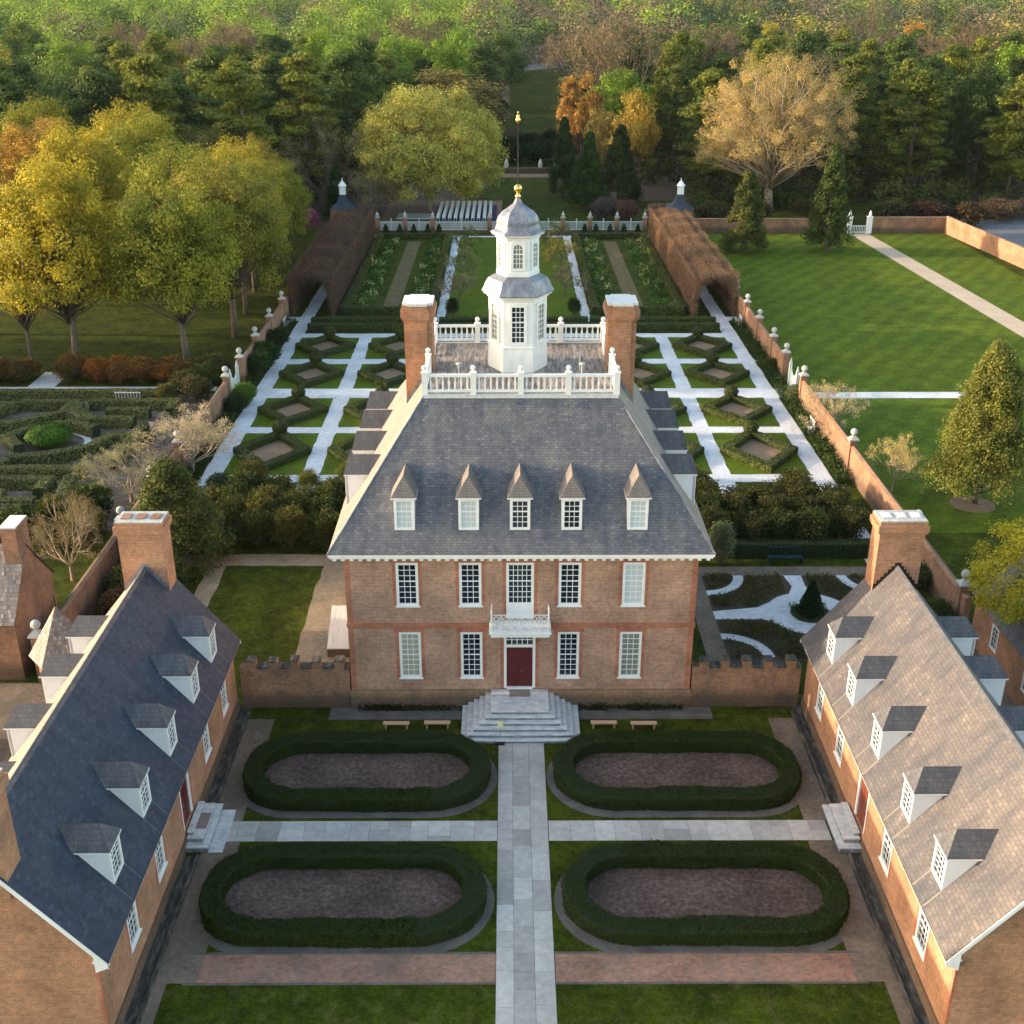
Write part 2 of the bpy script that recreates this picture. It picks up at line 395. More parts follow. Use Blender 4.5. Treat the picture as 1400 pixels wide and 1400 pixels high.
class MB:
    def __init__(s):
        s.v, s.f, s.m = [], [], []

    def add(s, vs, fs, mi=0):
        o = len(s.v)
        s.v += [tuple(p) for p in vs]
        s.f += [tuple(i + o for i in f) for f in fs]
        s.m += [mi] * len(fs)
        return s

    def box(s, x0, x1, y0, y1, z0, z1, mi=0, skip=''):
        vs = [(x0, y0, z0), (x1, y0, z0), (x1, y1, z0), (x0, y1, z0), (x0, y0, z1), (x1, y0, z1), (x1, y1, z1), (x0, y1, z1)]
        fs = {'b': (0, 3, 2, 1), 't': (4, 5, 6, 7), 'f': (0, 1, 5, 4), 'r': (1, 2, 6, 5), 'k': (2, 3, 7, 6), 'l': (3, 0, 4, 7)}
        return s.add(vs, [fs[k] for k in fs if k not in skip], mi)

    def quad(s, *p, mi=0):
        return s.add(p, [tuple(range(len(p)))], mi)

    def prism(s, poly, z0, z1, mi=0, bottom=False):
        n = len(poly)
        vs = [(x, y, z0) for x, y in poly] + [(x, y, z1) for x, y in poly]
        fs = [tuple(range(n, 2 * n))] + [(i, (i + 1) % n, n + (i + 1) % n, n + i) for i in range(n)]
        if bottom:
            fs.append(tuple(reversed(range(n))))
        return s.add(vs, fs, mi)

    def lathe(s, prof, n=12, c=(0, 0, 0), ph=0.0, mi=0, caps=True):
        vs = []
        for r, z in prof:
            for k in range(n):
                a = ph + 2 * math.pi * k / n
                vs.append((c[0] + r * math.cos(a), c[1] + r * math.sin(a), c[2] + z))
        fs = []
        for j in range(len(prof) - 1):
            for k in range(n):
                k2 = (k + 1) % n
                fs.append((j * n + k, j * n + k2, (j + 1) * n + k2, (j + 1) * n + k))
        if caps:
            fs.append(tuple(range((len(prof) - 1) * n, len(prof) * n)))
            fs.append(tuple(reversed(range(n))))
        return s.add(vs, fs, mi)

    def tube(s, pts, rad, n=6, mi=0):
        vs, fs = [], []
        up = Vector((0.13, 0.31, 0.94))
        for i, p in enumerate(pts):
            p = Vector(p)
            a = Vector(pts[max(i - 1, 0)])
            b = Vector(pts[min(i + 1, len(pts) - 1)])
            d = (b - a).normalized()
            x = d.cross(up if abs(d.dot(up)) < 0.95 else Vector((1, 0, 0))).normalized()
            y = d.cross(x)
            for k in range(n):
                an = 2 * math.pi * k / n
                vs.append(p + (x * math.cos(an) + y * math.sin(an)) * rad[i])
        for i in range(len(pts) - 1):
            for k in range(n):
                k2 = (k + 1) % n
                fs.append((i * n + k, (i + 1) * n + k, (i + 1) * n + k2, i * n + k2))
        fs.append(tuple(range(n)))
        fs.append(tuple(reversed(range((len(pts) - 1) * n, len(pts) * n))))
        return s.add(vs, fs, mi)

    def ball(s, c, r, n=10, mi=0, sz=1.0):
        prof = [(r * math.sin(math.pi * j / 6), -r * sz * math.cos(math.pi * j / 6)) for j in range(1, 6)]
        prof = [(0.01 * r, -r * sz)] + prof + [(0.01 * r, r * sz)]
        return s.lathe(prof, n, c, mi=mi)

    def split(s, name, mats, parent, nv=8):
        """every piece (nv vertices each) as a part of its own"""
        per = {}
        for f, m in zip(s.f, s.m):
            per.setdefault(f[0] // nv, []).append(f)
        for k in sorted(per):
            q = MB()
            q.add(s.v[k * nv:(k + 1) * nv], [tuple(i - k * nv for i in f) for f in per[k]])
            q.build(name, mats, parent)

    def mesh(s, name, mats, smooth=False, uv=True):
        me = bpy.data.meshes.new(name)
        me.from_pydata(s.v, [], s.f)
        if not isinstance(mats, (list, tuple)):
            mats = [mats]
        for m in mats:
            me.materials.append(m)
        if len(mats) > 1:
            me.polygons.foreach_set('material_index', s.m)
        if smooth:
            me.polygons.foreach_set('use_smooth', [True] * len(s.f))
        me.update()
        if uv:
            uv_project(me)
        return me

    def build(s, name, mats, parent=None, smooth=False, loc=None, rz=0, uv=True):
        return link(name, s.mesh(name, mats, smooth, uv), parent, loc, rz)


def link(name, me, parent=None, loc=None, rz=0.0, scale=None, color=None):
    o = bpy.data.objects.new(name, me)
    COL.objects.link(o)
    if parent:
        o.parent = parent
    if loc is not None:
        o.location = loc
    o.rotation_euler = (0, 0, rz)
    if scale is not None:
        o.scale = scale
    if color is not None:
        o.color = (*color, 1)
    return o


def thing(name, label, cat, loc=(0, 0, 0), rz=0, group=None):
    o = link(name, None, None, loc, rz)
    return tag(o, label, cat, group)


def tag(o, label, cat, group=None):
    o['label'] = label
    o['category'] = cat
    if group:
        o['group'] = group
    return o


def kind(o, k):
    o['kind'] = k
    return o


def copy_tree(o, parent=None):
    c = o.copy()
    COL.objects.link(c)
    c.parent = parent
    for ch in list(o.children):
        copy_tree(ch, c)
    return c


def cards(name, P, size, mats, var=None, normal=None, aspect=0.6, seed=0):
    """many small leaf faces; P (n,3), size scalar or (n,), var (n,) in 0..1"""
    r = np.random.default_rng(seed)
    n = len(P)
    size = np.broadcast_to(np.asarray(size, 'f'), (n,)) * r.uniform(0.7, 1.3, n)
    N = r.normal(size=(n, 3))
    N[:, 2] = np.abs(N[:, 2]) * 1.0
    if normal is not None:
        N = N * 0.55 + normal * 1.0
    N /= np.linalg.norm(N, axis=1, keepdims=True)
    T = np.cross(N, r.normal(size=(n, 3)))
    T /= np.maximum(np.linalg.norm(T, axis=1, keepdims=True), 1e-6)
    B = np.cross(N, T)
    s = size[:, None]
    V = np.stack([P - T * s, P - B * s * aspect, P + T * s, P + B * s * aspect], 1).reshape(-1, 3)
    me = bpy.data.meshes.new(name)
    me.vertices.add(4 * n)
    me.vertices.foreach_set('co', V.astype('f').ravel())
    me.loops.add(4 * n)
    me.loops.foreach_set('vertex_index', np.arange(4 * n, dtype='i'))
    me.polygons.add(n)
    me.polygons.foreach_set('loop_start', np.arange(0, 4 * n, 4, dtype='i'))
    me.polygons.foreach_set('loop_total', np.full(n, 4, 'i'))
    if var is not None:
        a = me.attributes.new('var', 'FLOAT', 'FACE')
        a.data.foreach_set('value', np.clip(var, 0, 1).astype('f'))
    for m in (mats if isinstance(mats, (list, tuple)) else [mats]):
        me.materials.append(m)
    me.update(calc_edges=True)
    return me


def join_mesh(name, meshes):
    """meshes with one material each -> one mesh with all their materials (used for far small trees)"""
    V, L, S, T, MI, A, mats = [], [], [], [], [], [], []
    vo = lo = 0
    for me in meshes:
        nv, nl, npo = len(me.vertices), len(me.loops), len(me.polygons)
        a = np.empty(nv * 3, 'f'); me.vertices.foreach_get('co', a); V.append(a)
        a = np.empty(nl, 'i'); me.loops.foreach_get('vertex_index', a); L.append(a + vo)
        a = np.empty(npo, 'i'); me.polygons.foreach_get('loop_start', a); S.append(a + lo)
        a = np.empty(npo, 'i'); me.polygons.foreach_get('loop_total', a); T.append(a)
        MI.append(np.full(npo, len(mats), 'i'))
        if 'var' in me.attributes:
            a = np.empty(npo, 'f'); me.attributes['var'].data.foreach_get('value', a)
        else:
            a = np.full(npo, 0.5, 'f')
        A.append(a)
        mats.append(me.materials[0])
        vo += nv
        lo += nl
    me = bpy.data.meshes.new(name)
    V, L, S, T, MI, A = map(np.concatenate, (V, L, S, T, MI, A))
    me.vertices.add(vo); me.vertices.foreach_set('co', V)
    me.loops.add(lo); me.loops.foreach_set('vertex_index', L)
    me.polygons.add(len(S)); me.polygons.foreach_set('loop_start', S); me.polygons.foreach_set('loop_total', T)
    me.polygons.foreach_set('material_index', MI)
    a = me.attributes.new('var', 'FLOAT', 'FACE'); a.data.foreach_set('value', A)
    for m in mats:
        me.materials.append(m)
    me.update(calc_edges=True)
    return me


# ------------------------------------------------------------------ terrain
def gz(x, y):
    """ground height: level gardens, woods rising gently behind"""
    t = min(max((y - 215) / 260.0, 0), 1)
    t = t * t * (3 - 2 * t)
    z = 7.5 * t
    t2 = min(max((y - 450) / 900.0, 0), 1)
    z += 9.0 * t2
    z += 1.5 * t * math.sin(x * 0.021 + 1.0) * math.cos(y * 0.013)
    return z


def corridor(x, y):
    """the open strip of lawn running back through the woods"""
    if y < 125 or y > 400:
        return False
    c = 0.030 * (y + 20) - 1.5
    w = 10.0 if y < 190 else 8.5 + 0.01 * (y - 190)
    return abs(x - c) < w


xs = np.unique(np.concatenate([np.linspace(-1200, 1200, 61), np.linspace(-160, 160, 81)]))
ys = np.unique(np.concatenate([np.linspace(-300, 2400, 91), np.linspace(120, 420, 76), [124.0, 58.0]]))
gm = MB()
gv = [(float(x), float(y), gz(x, y)) for y in ys for x in xs]
W = len(xs)
gf, gmi = [], []
for j in range(len(ys) - 1):
    for i in range(W - 1):
        gf.append((j * W + i, j * W + i + 1, (j + 1) * W + i + 1, (j + 1) * W + i))
        cx, cy = (xs[i] + xs[i + 1]) / 2, (ys[j] + ys[j + 1]) / 2
        if cy > 124 and not (corridor(cx, cy) or (cy < 150 and -10 < cx < 60)):
            gmi.append(1)
        else:
            gmi.append(0)
gm.v, gm.f, gm.m = gv, gf, gmi
kind(gm.build('ground', [GRASS, LITTER], uv=False), 'structure')


def rect_union(rects, z, name, m, cut=(), wob=0.0):
    """one flat sheet covering the union of rectangles, no overlaps"""
    X = sorted({a for r in list(rects) + list(cut) for a in (r[0], r[1])})
    Y = sorted({a for r in list(rects) + list(cut) for a in (r[2], r[3])})
    mb = MB()
    for i in range(len(X) - 1):
        for j in range(len(Y) - 1):
            cx, cy = (X[i] + X[i + 1]) / 2, (Y[j] + Y[j + 1]) / 2
            if any(r[0] < cx < r[1] and r[2] < cy < r[3] for r in rects) and not any(r[0] < cx < r[1] and r[2] < cy < r[3] for r in cut):
                nx, ny = max(1, int((X[i + 1] - X[i]) / 0.8)), max(1, int((Y[j + 1] - Y[j]) / 0.8))
                if not wob:
                    nx = ny = 1
                for a in range(nx):
                    for b in range(ny):
                        q = [(X[i] + (X[i + 1] - X[i]) * u / nx, Y[j] + (Y[j + 1] - Y[j]) * v / ny) for u, v in ((a, b), (a + 1, b), (a + 1, b + 1), (a, b + 1))]
                        mb.quad(*[(px_ + wob * noise.noise(Vector((px_ * 0.9, py_ * 0.9, 1.7))), py_ + wob * noise.noise(Vector((px_ * 0.9, py_ * 0.9, 9.2))), z) for px_, py_ in q])
    return kind(mb.build(name, m), 'structure')


# ------------------------------------------------------------------ windows
WCACHE = {}


def win_meshes(w, h, cols, rows, arch=False):
    key = (w, h, cols, rows, arch)
    if key in WCACHE:
        return WCACHE[key]
    fr, d = 0.13, 0.10
    mu = 0.030
    mb = MB()
    hw = w / 2
    mb.box(-hw, -hw + fr, -d * 0.35, d, 0, h)
    mb.box(hw - fr, hw, -d * 0.35, d, 0, h)
    mb.box(-hw + fr, hw - fr, -d * 0.35, d, h - fr, h)
    mb.box(-hw + fr, hw - fr, -d * 0.35, d, 0, fr * 0.9)
    iw, ih = w - 2 * fr, h - 1.9 * fr
    z0 = fr * 0.9
    for i in range(1, cols):
        x = -iw / 2 + iw * i / cols
        mb.box(x - mu / 2, x + mu / 2, 0.012, 0.05, z0, z0 + ih)
    for j in range(1, rows):
        z = z0 + ih * j / rows
        k = mu * (1.9 if j == (rows + 1) // 2 and rows > 4 else 1.0)
        mb.box(-iw / 2, iw / 2, 0.010 if k > mu else 0.014, 0.048, z - k / 2, z + k / 2)
    if arch:
        for sx in (-1, 1):
            for q in range(4):
                a0, a1 = math.pi / 2 * q / 4, math.pi / 2 * (q + 1) / 4
                r = iw / 2
                zc = z0 + ih - r
                p = [(sx * r * math.cos(a0), 0.005, zc + r * math.sin(a0)), (sx * r * math.cos(a1), 0.005, zc + r * math.sin(a1)),
                     (sx * r * math.cos(a1), 0.005, z0 + ih + 0.001), (sx * r * 1.001, 0.005, z0 + ih + 0.001 if q else zc + r * math.sin(a0))]
                if q == 0:
                    p = [(sx * r, 0.005, zc), (sx * r * math.cos(a1), 0.005, zc + r * math.sin(a1)), (sx * r * math.cos(a1), 0.005, z0 + ih), (sx * r, 0.005, z0 + ih)]
                else:
                    p = [(sx * r * math.cos(a0), 0.005, zc + r * math.sin(a0)), (sx * r * math.cos(a1), 0.005, zc + r * math.sin(a1)), (sx * r * math.cos(a1), 0.005, z0 + ih), (sx * r * math.cos(a0), 0.005, z0 + ih)]
                mb.quad(*(p if sx > 0 else p[::-1]))
    fm = mb.mesh('window', WHITE)
    out = {'frame': fm}
    for nm, m in (('dark', GLASS), ('tan', BLINDT), ('pale', BLINDW), ('half', GLASST)):
        out[nm] = MB().quad((-iw / 2, 0.032, z0), (iw / 2, 0.032, z0), (iw / 2, 0.032, z0 + ih), (-iw / 2, 0.032, z0 + ih)).mesh('pane', m)
    out['sill'] = MB().box(-hw - 0.05, hw + 0.05, -0.09, -0.037, -0.07, 0.02).mesh('sill', WHITE)
    WCACHE[key] = out
    return out


def window(parent, loc, rz, w, h, cols, rows, pane='dark', sill=False, arch=False):
    q = win_meshes(w, h, cols, rows, arch)
    o = link('window', q['frame'], parent, loc, rz)
    link('pane', q[pane], o)
    if sill:
        link('sill', q['sill'], o)
    return o


def wall_open(mb, org, u, n, L, H, ops, depth=0.12, z0=0.0, mi=0):
    """a wall face with real openings and reveals; u = along, n = outward normal, z up"""
    u, n, org = Vector(u), Vector(n), Vector(org)
    U = sorted({0.0, L} | {a for o in ops for a in o[:2]})
    Z = sorted({z0, H} | {a for o in ops for a in o[2:]})

    def P(a, z, d=0.0):
        return org + u * a + Vector((0, 0, z)) - n * d
    flip = u.cross(Vector((0, 0, 1))).dot(n) < 0

    def q(*p):
        mb.quad(*(p[::-1] if flip else p), mi=mi)
    for i in range(len(U) - 1):
        for j in range(len(Z) - 1):
            cu, cz = (U[i] + U[i + 1]) / 2, (Z[j] + Z[j + 1]) / 2
            if any(o[0] < cu < o[1] and o[2] < cz < o[3] for o in ops):
                continue
            q(P(U[i], Z[j]), P(U[i + 1], Z[j]), P(U[i + 1], Z[j + 1]), P(U[i], Z[j + 1]))
    for a, b, c, d in ops:
        q(P(a, c), P(a, c, depth), P(a, d, depth), P(a, d))
        q(P(b, c, depth), P(b, c), P(b, d), P(b, d, depth))
        q(P(a, c), P(b, c), P(b, c, depth), P(a, c, depth))
        q(P(a, d, depth), P(b, d, depth), P(b, d), P(a, d))
        q(P(a, c, depth), P(b, c, depth), P(b, d, depth), P(a, d, depth))


def dormer_meshes(w, h, s, ov, rise, hipy, roofm, cols, rows, key):
    """hipped dormer; origin at the foot of its face on the roof, roof slope s, ridge running to +y"""
    yb, yr = h / s, (h + rise) / s
    hw = w / 2
    mb = MB()
    for sx in (-1, 1):
        p = [(sx * hw, 0, 0), (sx * hw, yb, h), (sx * hw, 0, h)]
        mb.quad(*(p if sx > 0 else p[::-1]))
    # front face around the window
    mb.quad((-hw, 0.09, 0), (hw, 0.09, 0), (hw, 0.09, h), (-hw, 0.09, h))
    body = mb.mesh('dormer', PLASTER)
    e = hw + ov
    A = (-e, -ov, h)
    B = (e, -ov, h)
    Cq = (0, hipy, h + rise)
    D = (0, yr, h + rise)
    yl = (h) / s
    E_, F_ = (-e, yl, h), (e, yl, h)
    rf = MB()
    rf.quad(A, B, Cq)
    rf.quad(B, F_, D, Cq)
    rf.quad(E_, A, Cq, D)
    roof = rf.mesh('dormer_roof', roofm)
    co = MB()
    co.box(-e, e, -ov, 0.08, h - 0.07, h - 0.004)
    for sx in (-1, 1):
        co.box(*(sorted((sx * hw, sx * e))), 0.08, yl - 0.05, h - 0.07, h - 0.004)
    corn = co.mesh('dormer_cornice', WHITE)
    return body, roof, corn, (w, h - 0.07, cols, rows)


def put_dormer(parent, dm, loc, rz, pane='dark'):
    body, roof, corn, wd = dm
    o = link('dormer', body, parent, loc, rz)
    link('dormer_roof', roof, o)
    link('dormer_cornice', corn, o)
    q = win_meshes(*wd)
    link('window', q['frame'], o, (0, 0.0, 0.0))
    link('pane', q[pane], o, (0, 0.0, 0.0))
    return o


# ================================================================== THE PALACE
pal = thing('palace', 'two storey brick palace with steep hipped slate roof and tall white cupola', 'building', (0, 0, 0))
HX, PD, EZ = 8.23, 15.8, 8.41
UP = [(-5.85, -4.80, 5.68, 7.95), (-2.90, -1.85, 5.68, 7.95), (1.75, 2.81, 5.68, 7.95), (4.74, 5.80, 5.68, 7.95)]
LO = [(-5.83, -4.78, 1.72, 4.25), (-2.89, -1.84, 1.72, 4.25), (1.76, 2.80, 1.72, 4.25), (4.73, 5.79, 1.72, 4.25)]
CU = (-0.70, 0.60, 4.98, 7.95)
CD = (-0.82, 0.70, 1.12, 4.20)
mb = MB()
wall_open(mb, (-HX, 0, 0), (1, 0, 0), (0, -1, 0), 2 * HX, EZ, [(a + HX, b + HX, c, d) for a, b, c, d in UP + LO + [CU, CD]], 0.13, 1.04)
sideops = [(y - 0.52, y + 0.52, z, z + 2.3) for y in (3.2, 6.4, 11.4, 13.9) for z in (1.8, 5.65)]
wall_open(mb, (-HX, 0, 0), (0, 1, 0), (-1, 0, 0), PD, EZ, sideops, 0.13, 1.04)
wall_open(mb, (HX, 0, 0), (0, 1, 0), (1, 0, 0), PD, EZ, sideops, 0.13, 1.04)
wall_open(mb, (-HX, PD, 0), (1, 0, 0), (0, 1, 0), 2 * HX, EZ, [], 0.13, 1.04)
mb.build('wall', WALLB, pal)
for sx in (-1, 1):
    for (a, b, c, d) in sideops:
        window(pal, (sx * (HX - 0.06), (a + b) / 2, c), -sx * math.pi / 2 * -1, 1.04, 2.3, 3, 7)
mb = MB().box(-HX - 0.07, HX + 0.07, -0.07, PD + 0.07, 0, 1.0)
mb.add([(-HX - 0.07, -0.07, 1.0), (HX + 0.07, -0.07, 1.0), (HX, 0, 1.06), (-HX, 0, 1.06)], [(0, 1, 2, 3)])
mb.add([(-HX - 0.07, -0.07, 1.0), (-HX, 0, 1.06), (-HX, PD, 1.06), (-HX - 0.07, PD + 0.07, 1.0)], [(0, 1, 2, 3)])
mb.add([(HX + 0.07, -0.07, 1.0), (HX + 0.07, PD + 0.07, 1.0), (HX, PD, 1.06), (HX, 0, 1.06)], [(0, 1, 2, 3)])
mb.build('plinth', BASEB, pal)
# belt course and rubbed brick dressings, a few mm proud
mb = MB()
mb.box(-HX - 0.05, HX + 0.05, -0.05, -0.001, 4.52, 4.74)
for sx in (-1, 1):
    mb.box(*sorted((sx * HX, sx * (HX + 0.05))), 0.0, PD, 4.52, 4.74)
mb.build('belt_course', RUBB, pal)
mb = MB()
T0 = 0.0035
for (a, b, c, d) in UP + LO + [CU]:
    lo = max(c, 4.75) if c > 4.3 else c
    mb.box(a - 0.16, a, -T0, 0.004, lo, d)
    mb.box(b, b + 0.16, -T0, 0.004, lo, d)
    if c < 4.3:
        mb.box(a - 0.2, b + 0.2, -T0, 0.004, d, 4.52)
    else:
        mb.box(a - 0.2, b + 0.2, -T0, 0.004, d, 8.24)
mb.box(CD[0] - 0.16, CD[0], -T0, 0.004, 1.07, 4.2)
mb.box(CD[1], CD[1] + 0.16, -T0, 0.004, 1.07, 4.2)
for x0, x1 in ((-HX - T0, -HX + 0.26), (HX - 0.26, HX + T0)):
    mb.box(x0, x1, -T0, 0.3, 1.07, 4.52)
    mb.box(x0, x1, -T0, 0.3, 4.74, 8.24)
mb.split('brick_dressing', RUBB, pal)
panes_up = ['dark', 'dark', 'dark', 'pale']
panes_lo = ['tan', 'dark', 'dark', 'half']
for (a, b, c, d), pn in list(zip(UP, panes_up)):
    window(pal, ((a + b) / 2, 0.05, c), 0, b - a, d - c, 3, 7, pn, True)
for (a, b, c, d), pn in list(zip(LO, panes_lo)):
    window(pal, ((a + b) / 2, 0.05, c), 0, b - a, d - c, 3, 8, pn, True)
bd = link('balcony_door', MB().box(-0.65, 0.65, -0.03, 0.08, 0, 0.75).mesh('balcony_door', WHITE), pal, (-0.05, 0.04, 4.98))
q = win_meshes(1.30, 2.24, 5, 7)
o = link('window', q['frame'], bd, (0, 0.0, 0.73))
link('pane', q['dark'], bd, (0, 0, 0.73))
# front door
mb = MB()
mb.box(-0.76, -0.63, -0.04, 0.1, 0, 3.08)
mb.box(0.63, 0.76, -0.04, 0.1, 0, 3.08)
mb.box(-0.63, 0.63, -0.04, 0.1, 2.94, 3.08)
mb.box(-0.63, 0.63, -0.04, 0.1, 2.28, 2.42)
for i in range(1, 5):
    x = -0.63 + 1.26 * i / 5
    mb.box(x - 0.022, x + 0.022, 0.0, 0.05, 2.42, 2.94)
mb.box(-0.63, 0.63, 0.002, 0.048, 2.66, 2.70)
mb.box(-0.63, 0.63, -0.10, 0.1, -0.04, 0.05)
dr = mb.build('front_door', WHITE, pal, loc=(-0.06, 0.05, 1.12))
mb = MB()
for sx in (-1, 1):
    x0, x1 = sorted((sx * 0.008, sx * 0.62))
    mb.box(x0, x1, 0.03, 0.08, 0.05, 2.28)
    for z0, z1 in ((0.15, 0.75), (0.85, 1.45), (1.55, 2.15)):
        mb.box(x0 + 0.09, x1 - 0.09, 0.015, 0.03, z0, z1)
mb.build('door_leaf', DOORM, dr)
MB().ball((0.10, 0.0, 0.95), 0.035, 8).build('handle', BRASS, dr)
MB().quad((-0.63, 0.04, 2.42), (0.63, 0.04, 2.42), (0.63, 0.04, 2.94), (-0.63, 0.04, 2.94)).build('transom_pane', GLASS, dr)

# cornice
mb = MB()
OV = 0.62
def ring(mb, o0, o1, z0, z1, mi=0):
    X0, X1, Y0, Y1 = -HX, HX, 0.0, PD
    mb.box(X0 - o1, X1 + o1, Y0 - o1, Y0 - o0, z0, z1, mi)
    mb.box(X0 - o1, X1 + o1, Y1 + o0, Y1 + o1, z0, z1, mi)
    mb.box(X0 - o1, X0 - o0, Y0 - o0, Y1 + o0, z0, z1, mi)
    mb.box(X1 + o0, X1 + o1, Y0 - o0, Y1 + o0, z0, z1, mi)
ring(mb, 0.0, 0.12, 8.24, 8.41)
ring(mb, -0.05, OV - 0.06, 8.42, 8.53)
ring(mb, -0.05, OV - 0.0, 8.535, 8.655)
mb.build('cornice', WHITE, pal)
mb = MB()
for i in range(44):
    x = -HX - 0.35 + (2 * HX + 0.7) * i / 43
    mb.box(x - 0.085, x + 0.085, -0.50, -0.125, 8.29, 8.418)
for i in range(42):
    y = 0.1 + (PD - 0.2) * i / 41
    for sx in (-1, 1):
        mb.box(*sorted((sx * (HX + 0.125), sx * (HX + 0.50))), y - 0.085, y + 0.085, 8.29, 8.418)
mb.build('modillions', WHITE, pal)

# roof
S0 = 1.518
EX, EY0, EY1, EZ2 = 8.86, -0.64, 16.45, 8.66
RUN = 4.15
TX, TY0, TY1, TZ = EX - RUN - 0.2, EY0 + RUN, 12.3, 14.92
TX = 4.52
def roofquad(pts, name, m):
    mb = MB()
    mb.quad(*pts)
    return mb.build(name, m, pal)
roofquad([(-EX, EY0, EZ2), (EX, EY0, EZ2), (TX, TY0, TZ), (-TX, TY0, TZ)], 'roof_slope', SL_MAIN)
roofquad([(EX, EY1, EZ2), (-EX, EY1, EZ2), (-TX, TY1, TZ), (TX, TY1, TZ)], 'roof_slope', SL_MAIN)
roofquad([(-EX, EY1, EZ2), (-EX, EY0, EZ2), (-TX, TY0, TZ), (-TX, TY1, TZ)], 'roof_slope', SL_SIDE)
roofquad([(EX, EY0, EZ2), (EX, EY1, EZ2), (TX, TY1, TZ), (TX, TY0, TZ)], 'roof_slope', SL_SIDE)
mb = MB()
for sx in (-1, 1):
    for (p, q2) in (((sx * EX, EY0, EZ2 + 0.01), (sx * TX, TY0, TZ + 0.01)),):
        mb.tube([p, q2], [0.045, 0.045], 6)
mb.split('hip_flashing', LEAD, pal, 12)
# deck
mb = MB()
nb = 26
for i in range(nb):
    x0 = -TX + 0.1 + (2 * TX - 0.2) * i / nb
    x1 = -TX + 0.1 + (2 * TX - 0.2) * (i + 1) / nb
    ym = random.uniform(TY0 + 2, TY1 - 2)
    mb.box(x0 + 0.006, x1 - 0.006, TY0 + 0.12, ym - 0.006, TZ - 0.04, TZ + 0.012, skip='b')
    mb.box(x0 + 0.006, x1 - 0.006, ym + 0.006, TY1 - 0.12, TZ - 0.04, TZ + 0.012, skip='b')
mb.build('roof_deck', DECK, pal)
mb = MB()
mb.box(-TX - 0.06, TX + 0.06, TY0 - 0.08, TY0 + 0.12, TZ - 0.16, TZ + 0.05)
mb.box(-TX - 0.06, TX + 0.06, TY1 - 0.12, TY1 + 0.08, TZ - 0.16, TZ + 0.05)
for sx in (-1, 1):
    mb.box(*sorted((sx * (TX - 0.1), sx * (TX + 0.06))), TY0 + 0.12, TY1 - 0.12, TZ - 0.16, TZ + 0.05)
mb.build('deck_kerb', CAPST, pal)
# balustrade
BX, BY0, BY1, BZ = TX - 0.05, TY0 + 0.05, TY1 - 0.05, TZ + 0.05
bal = MB()
def rails(mb, horizontal, a0, a1, fixed):
    for z0, z1, hw in ((0.10, 0.20, 0.07), (0.84, 0.96, 0.085)):
        if horizontal:
            mb.box(a0, a1, fixed - hw, fixed + hw, BZ + z0, BZ + z1)
        else:
            mb.box(fixed - hw, fixed + hw, a0, a1, BZ + z0, BZ + z1)
px = [-BX, -BX / 2 * 0.99, 0, BX / 2 * 0.99, BX]
for yy in (BY0, BY1):
    for a, b in zip(px[:-1], px[1:]):
        rails(bal, True, a + 0.13, b - 0.13, yy)
py = [BY0, BY0 + 2.9, 10.0, BY1]
for xx in (-BX, BX):
    for k, (a, b) in enumerate(zip(py[:-1], py[1:])):
        if k != 1:
            rails(bal, False, a + 0.13, b - 0.13, xx)
balo = bal.build('balustrade', WHITE, pal)
pm = MB()
pm.box(-0.13, 0.13, -0.13, 0.13, 0, 1.02)
pm.box(-0.16, 0.16, -0.16, 0.16, 1.02, 1.07)
pm.lathe([(0.05, 1.07), (0.06, 1.12), (0.04, 1.15)], 8)
pm.ball((0, 0, 1.26), 0.125, 10)
pm = pm.mesh('post', WHITE)
bm = MB().lathe([(0.055, 0), (0.055, 0.05), (0.03, 0.10), (0.052, 0.24), (0.058, 0.32), (0.03, 0.52), (0.05, 0.60), (0.05, 0.64)], 8).mesh('baluster', WHITE, True)
posts = [(x, y) for y in (BY0, BY1) for x in px] + [(x, y) for x in (-BX, BX) for y in (py[1], py[2])]
for x, y in posts:
    link('post', pm, balo, (x, y, BZ))
for yy in (BY0, BY1):
    for a, b in zip(px[:-1], px[1:]):
        for k in range(7):
            link('baluster', bm, balo, (a + 0.13 + (b - a - 0.26) * (k + 0.5) / 7, yy, BZ + 0.2))
for xx in (-BX, BX):
    for a, b in ((py[0], py[1]), (py[2], py[3])):
        for k in range(7 if a < 6 else 5):
            link('baluster', bm, balo, (xx, a + 0.13 + (b - a - 0.26) * (k + 0.5) / (7 if a < 6 else 5), BZ + 0.2))
# small light posts on the deck
lp = MB()
lp.tube([(0, 0, 0), (0, 0, 0.85)], [0.05, 0.04], 8)
lp.lathe([(0.05, 0.85), (0.14, 0.9), (0.15, 0.97), (0.02, 1.0)], 8)
lpm = lp.mesh('deck_light_post', STONE)
for x, y in ((-3.0, 8.0), (2.95, 7.2), (-2.95, 5.4), (2.95, 5.4)):
    link('deck_light_post', lpm, pal, (x, y, TZ + 0.012))

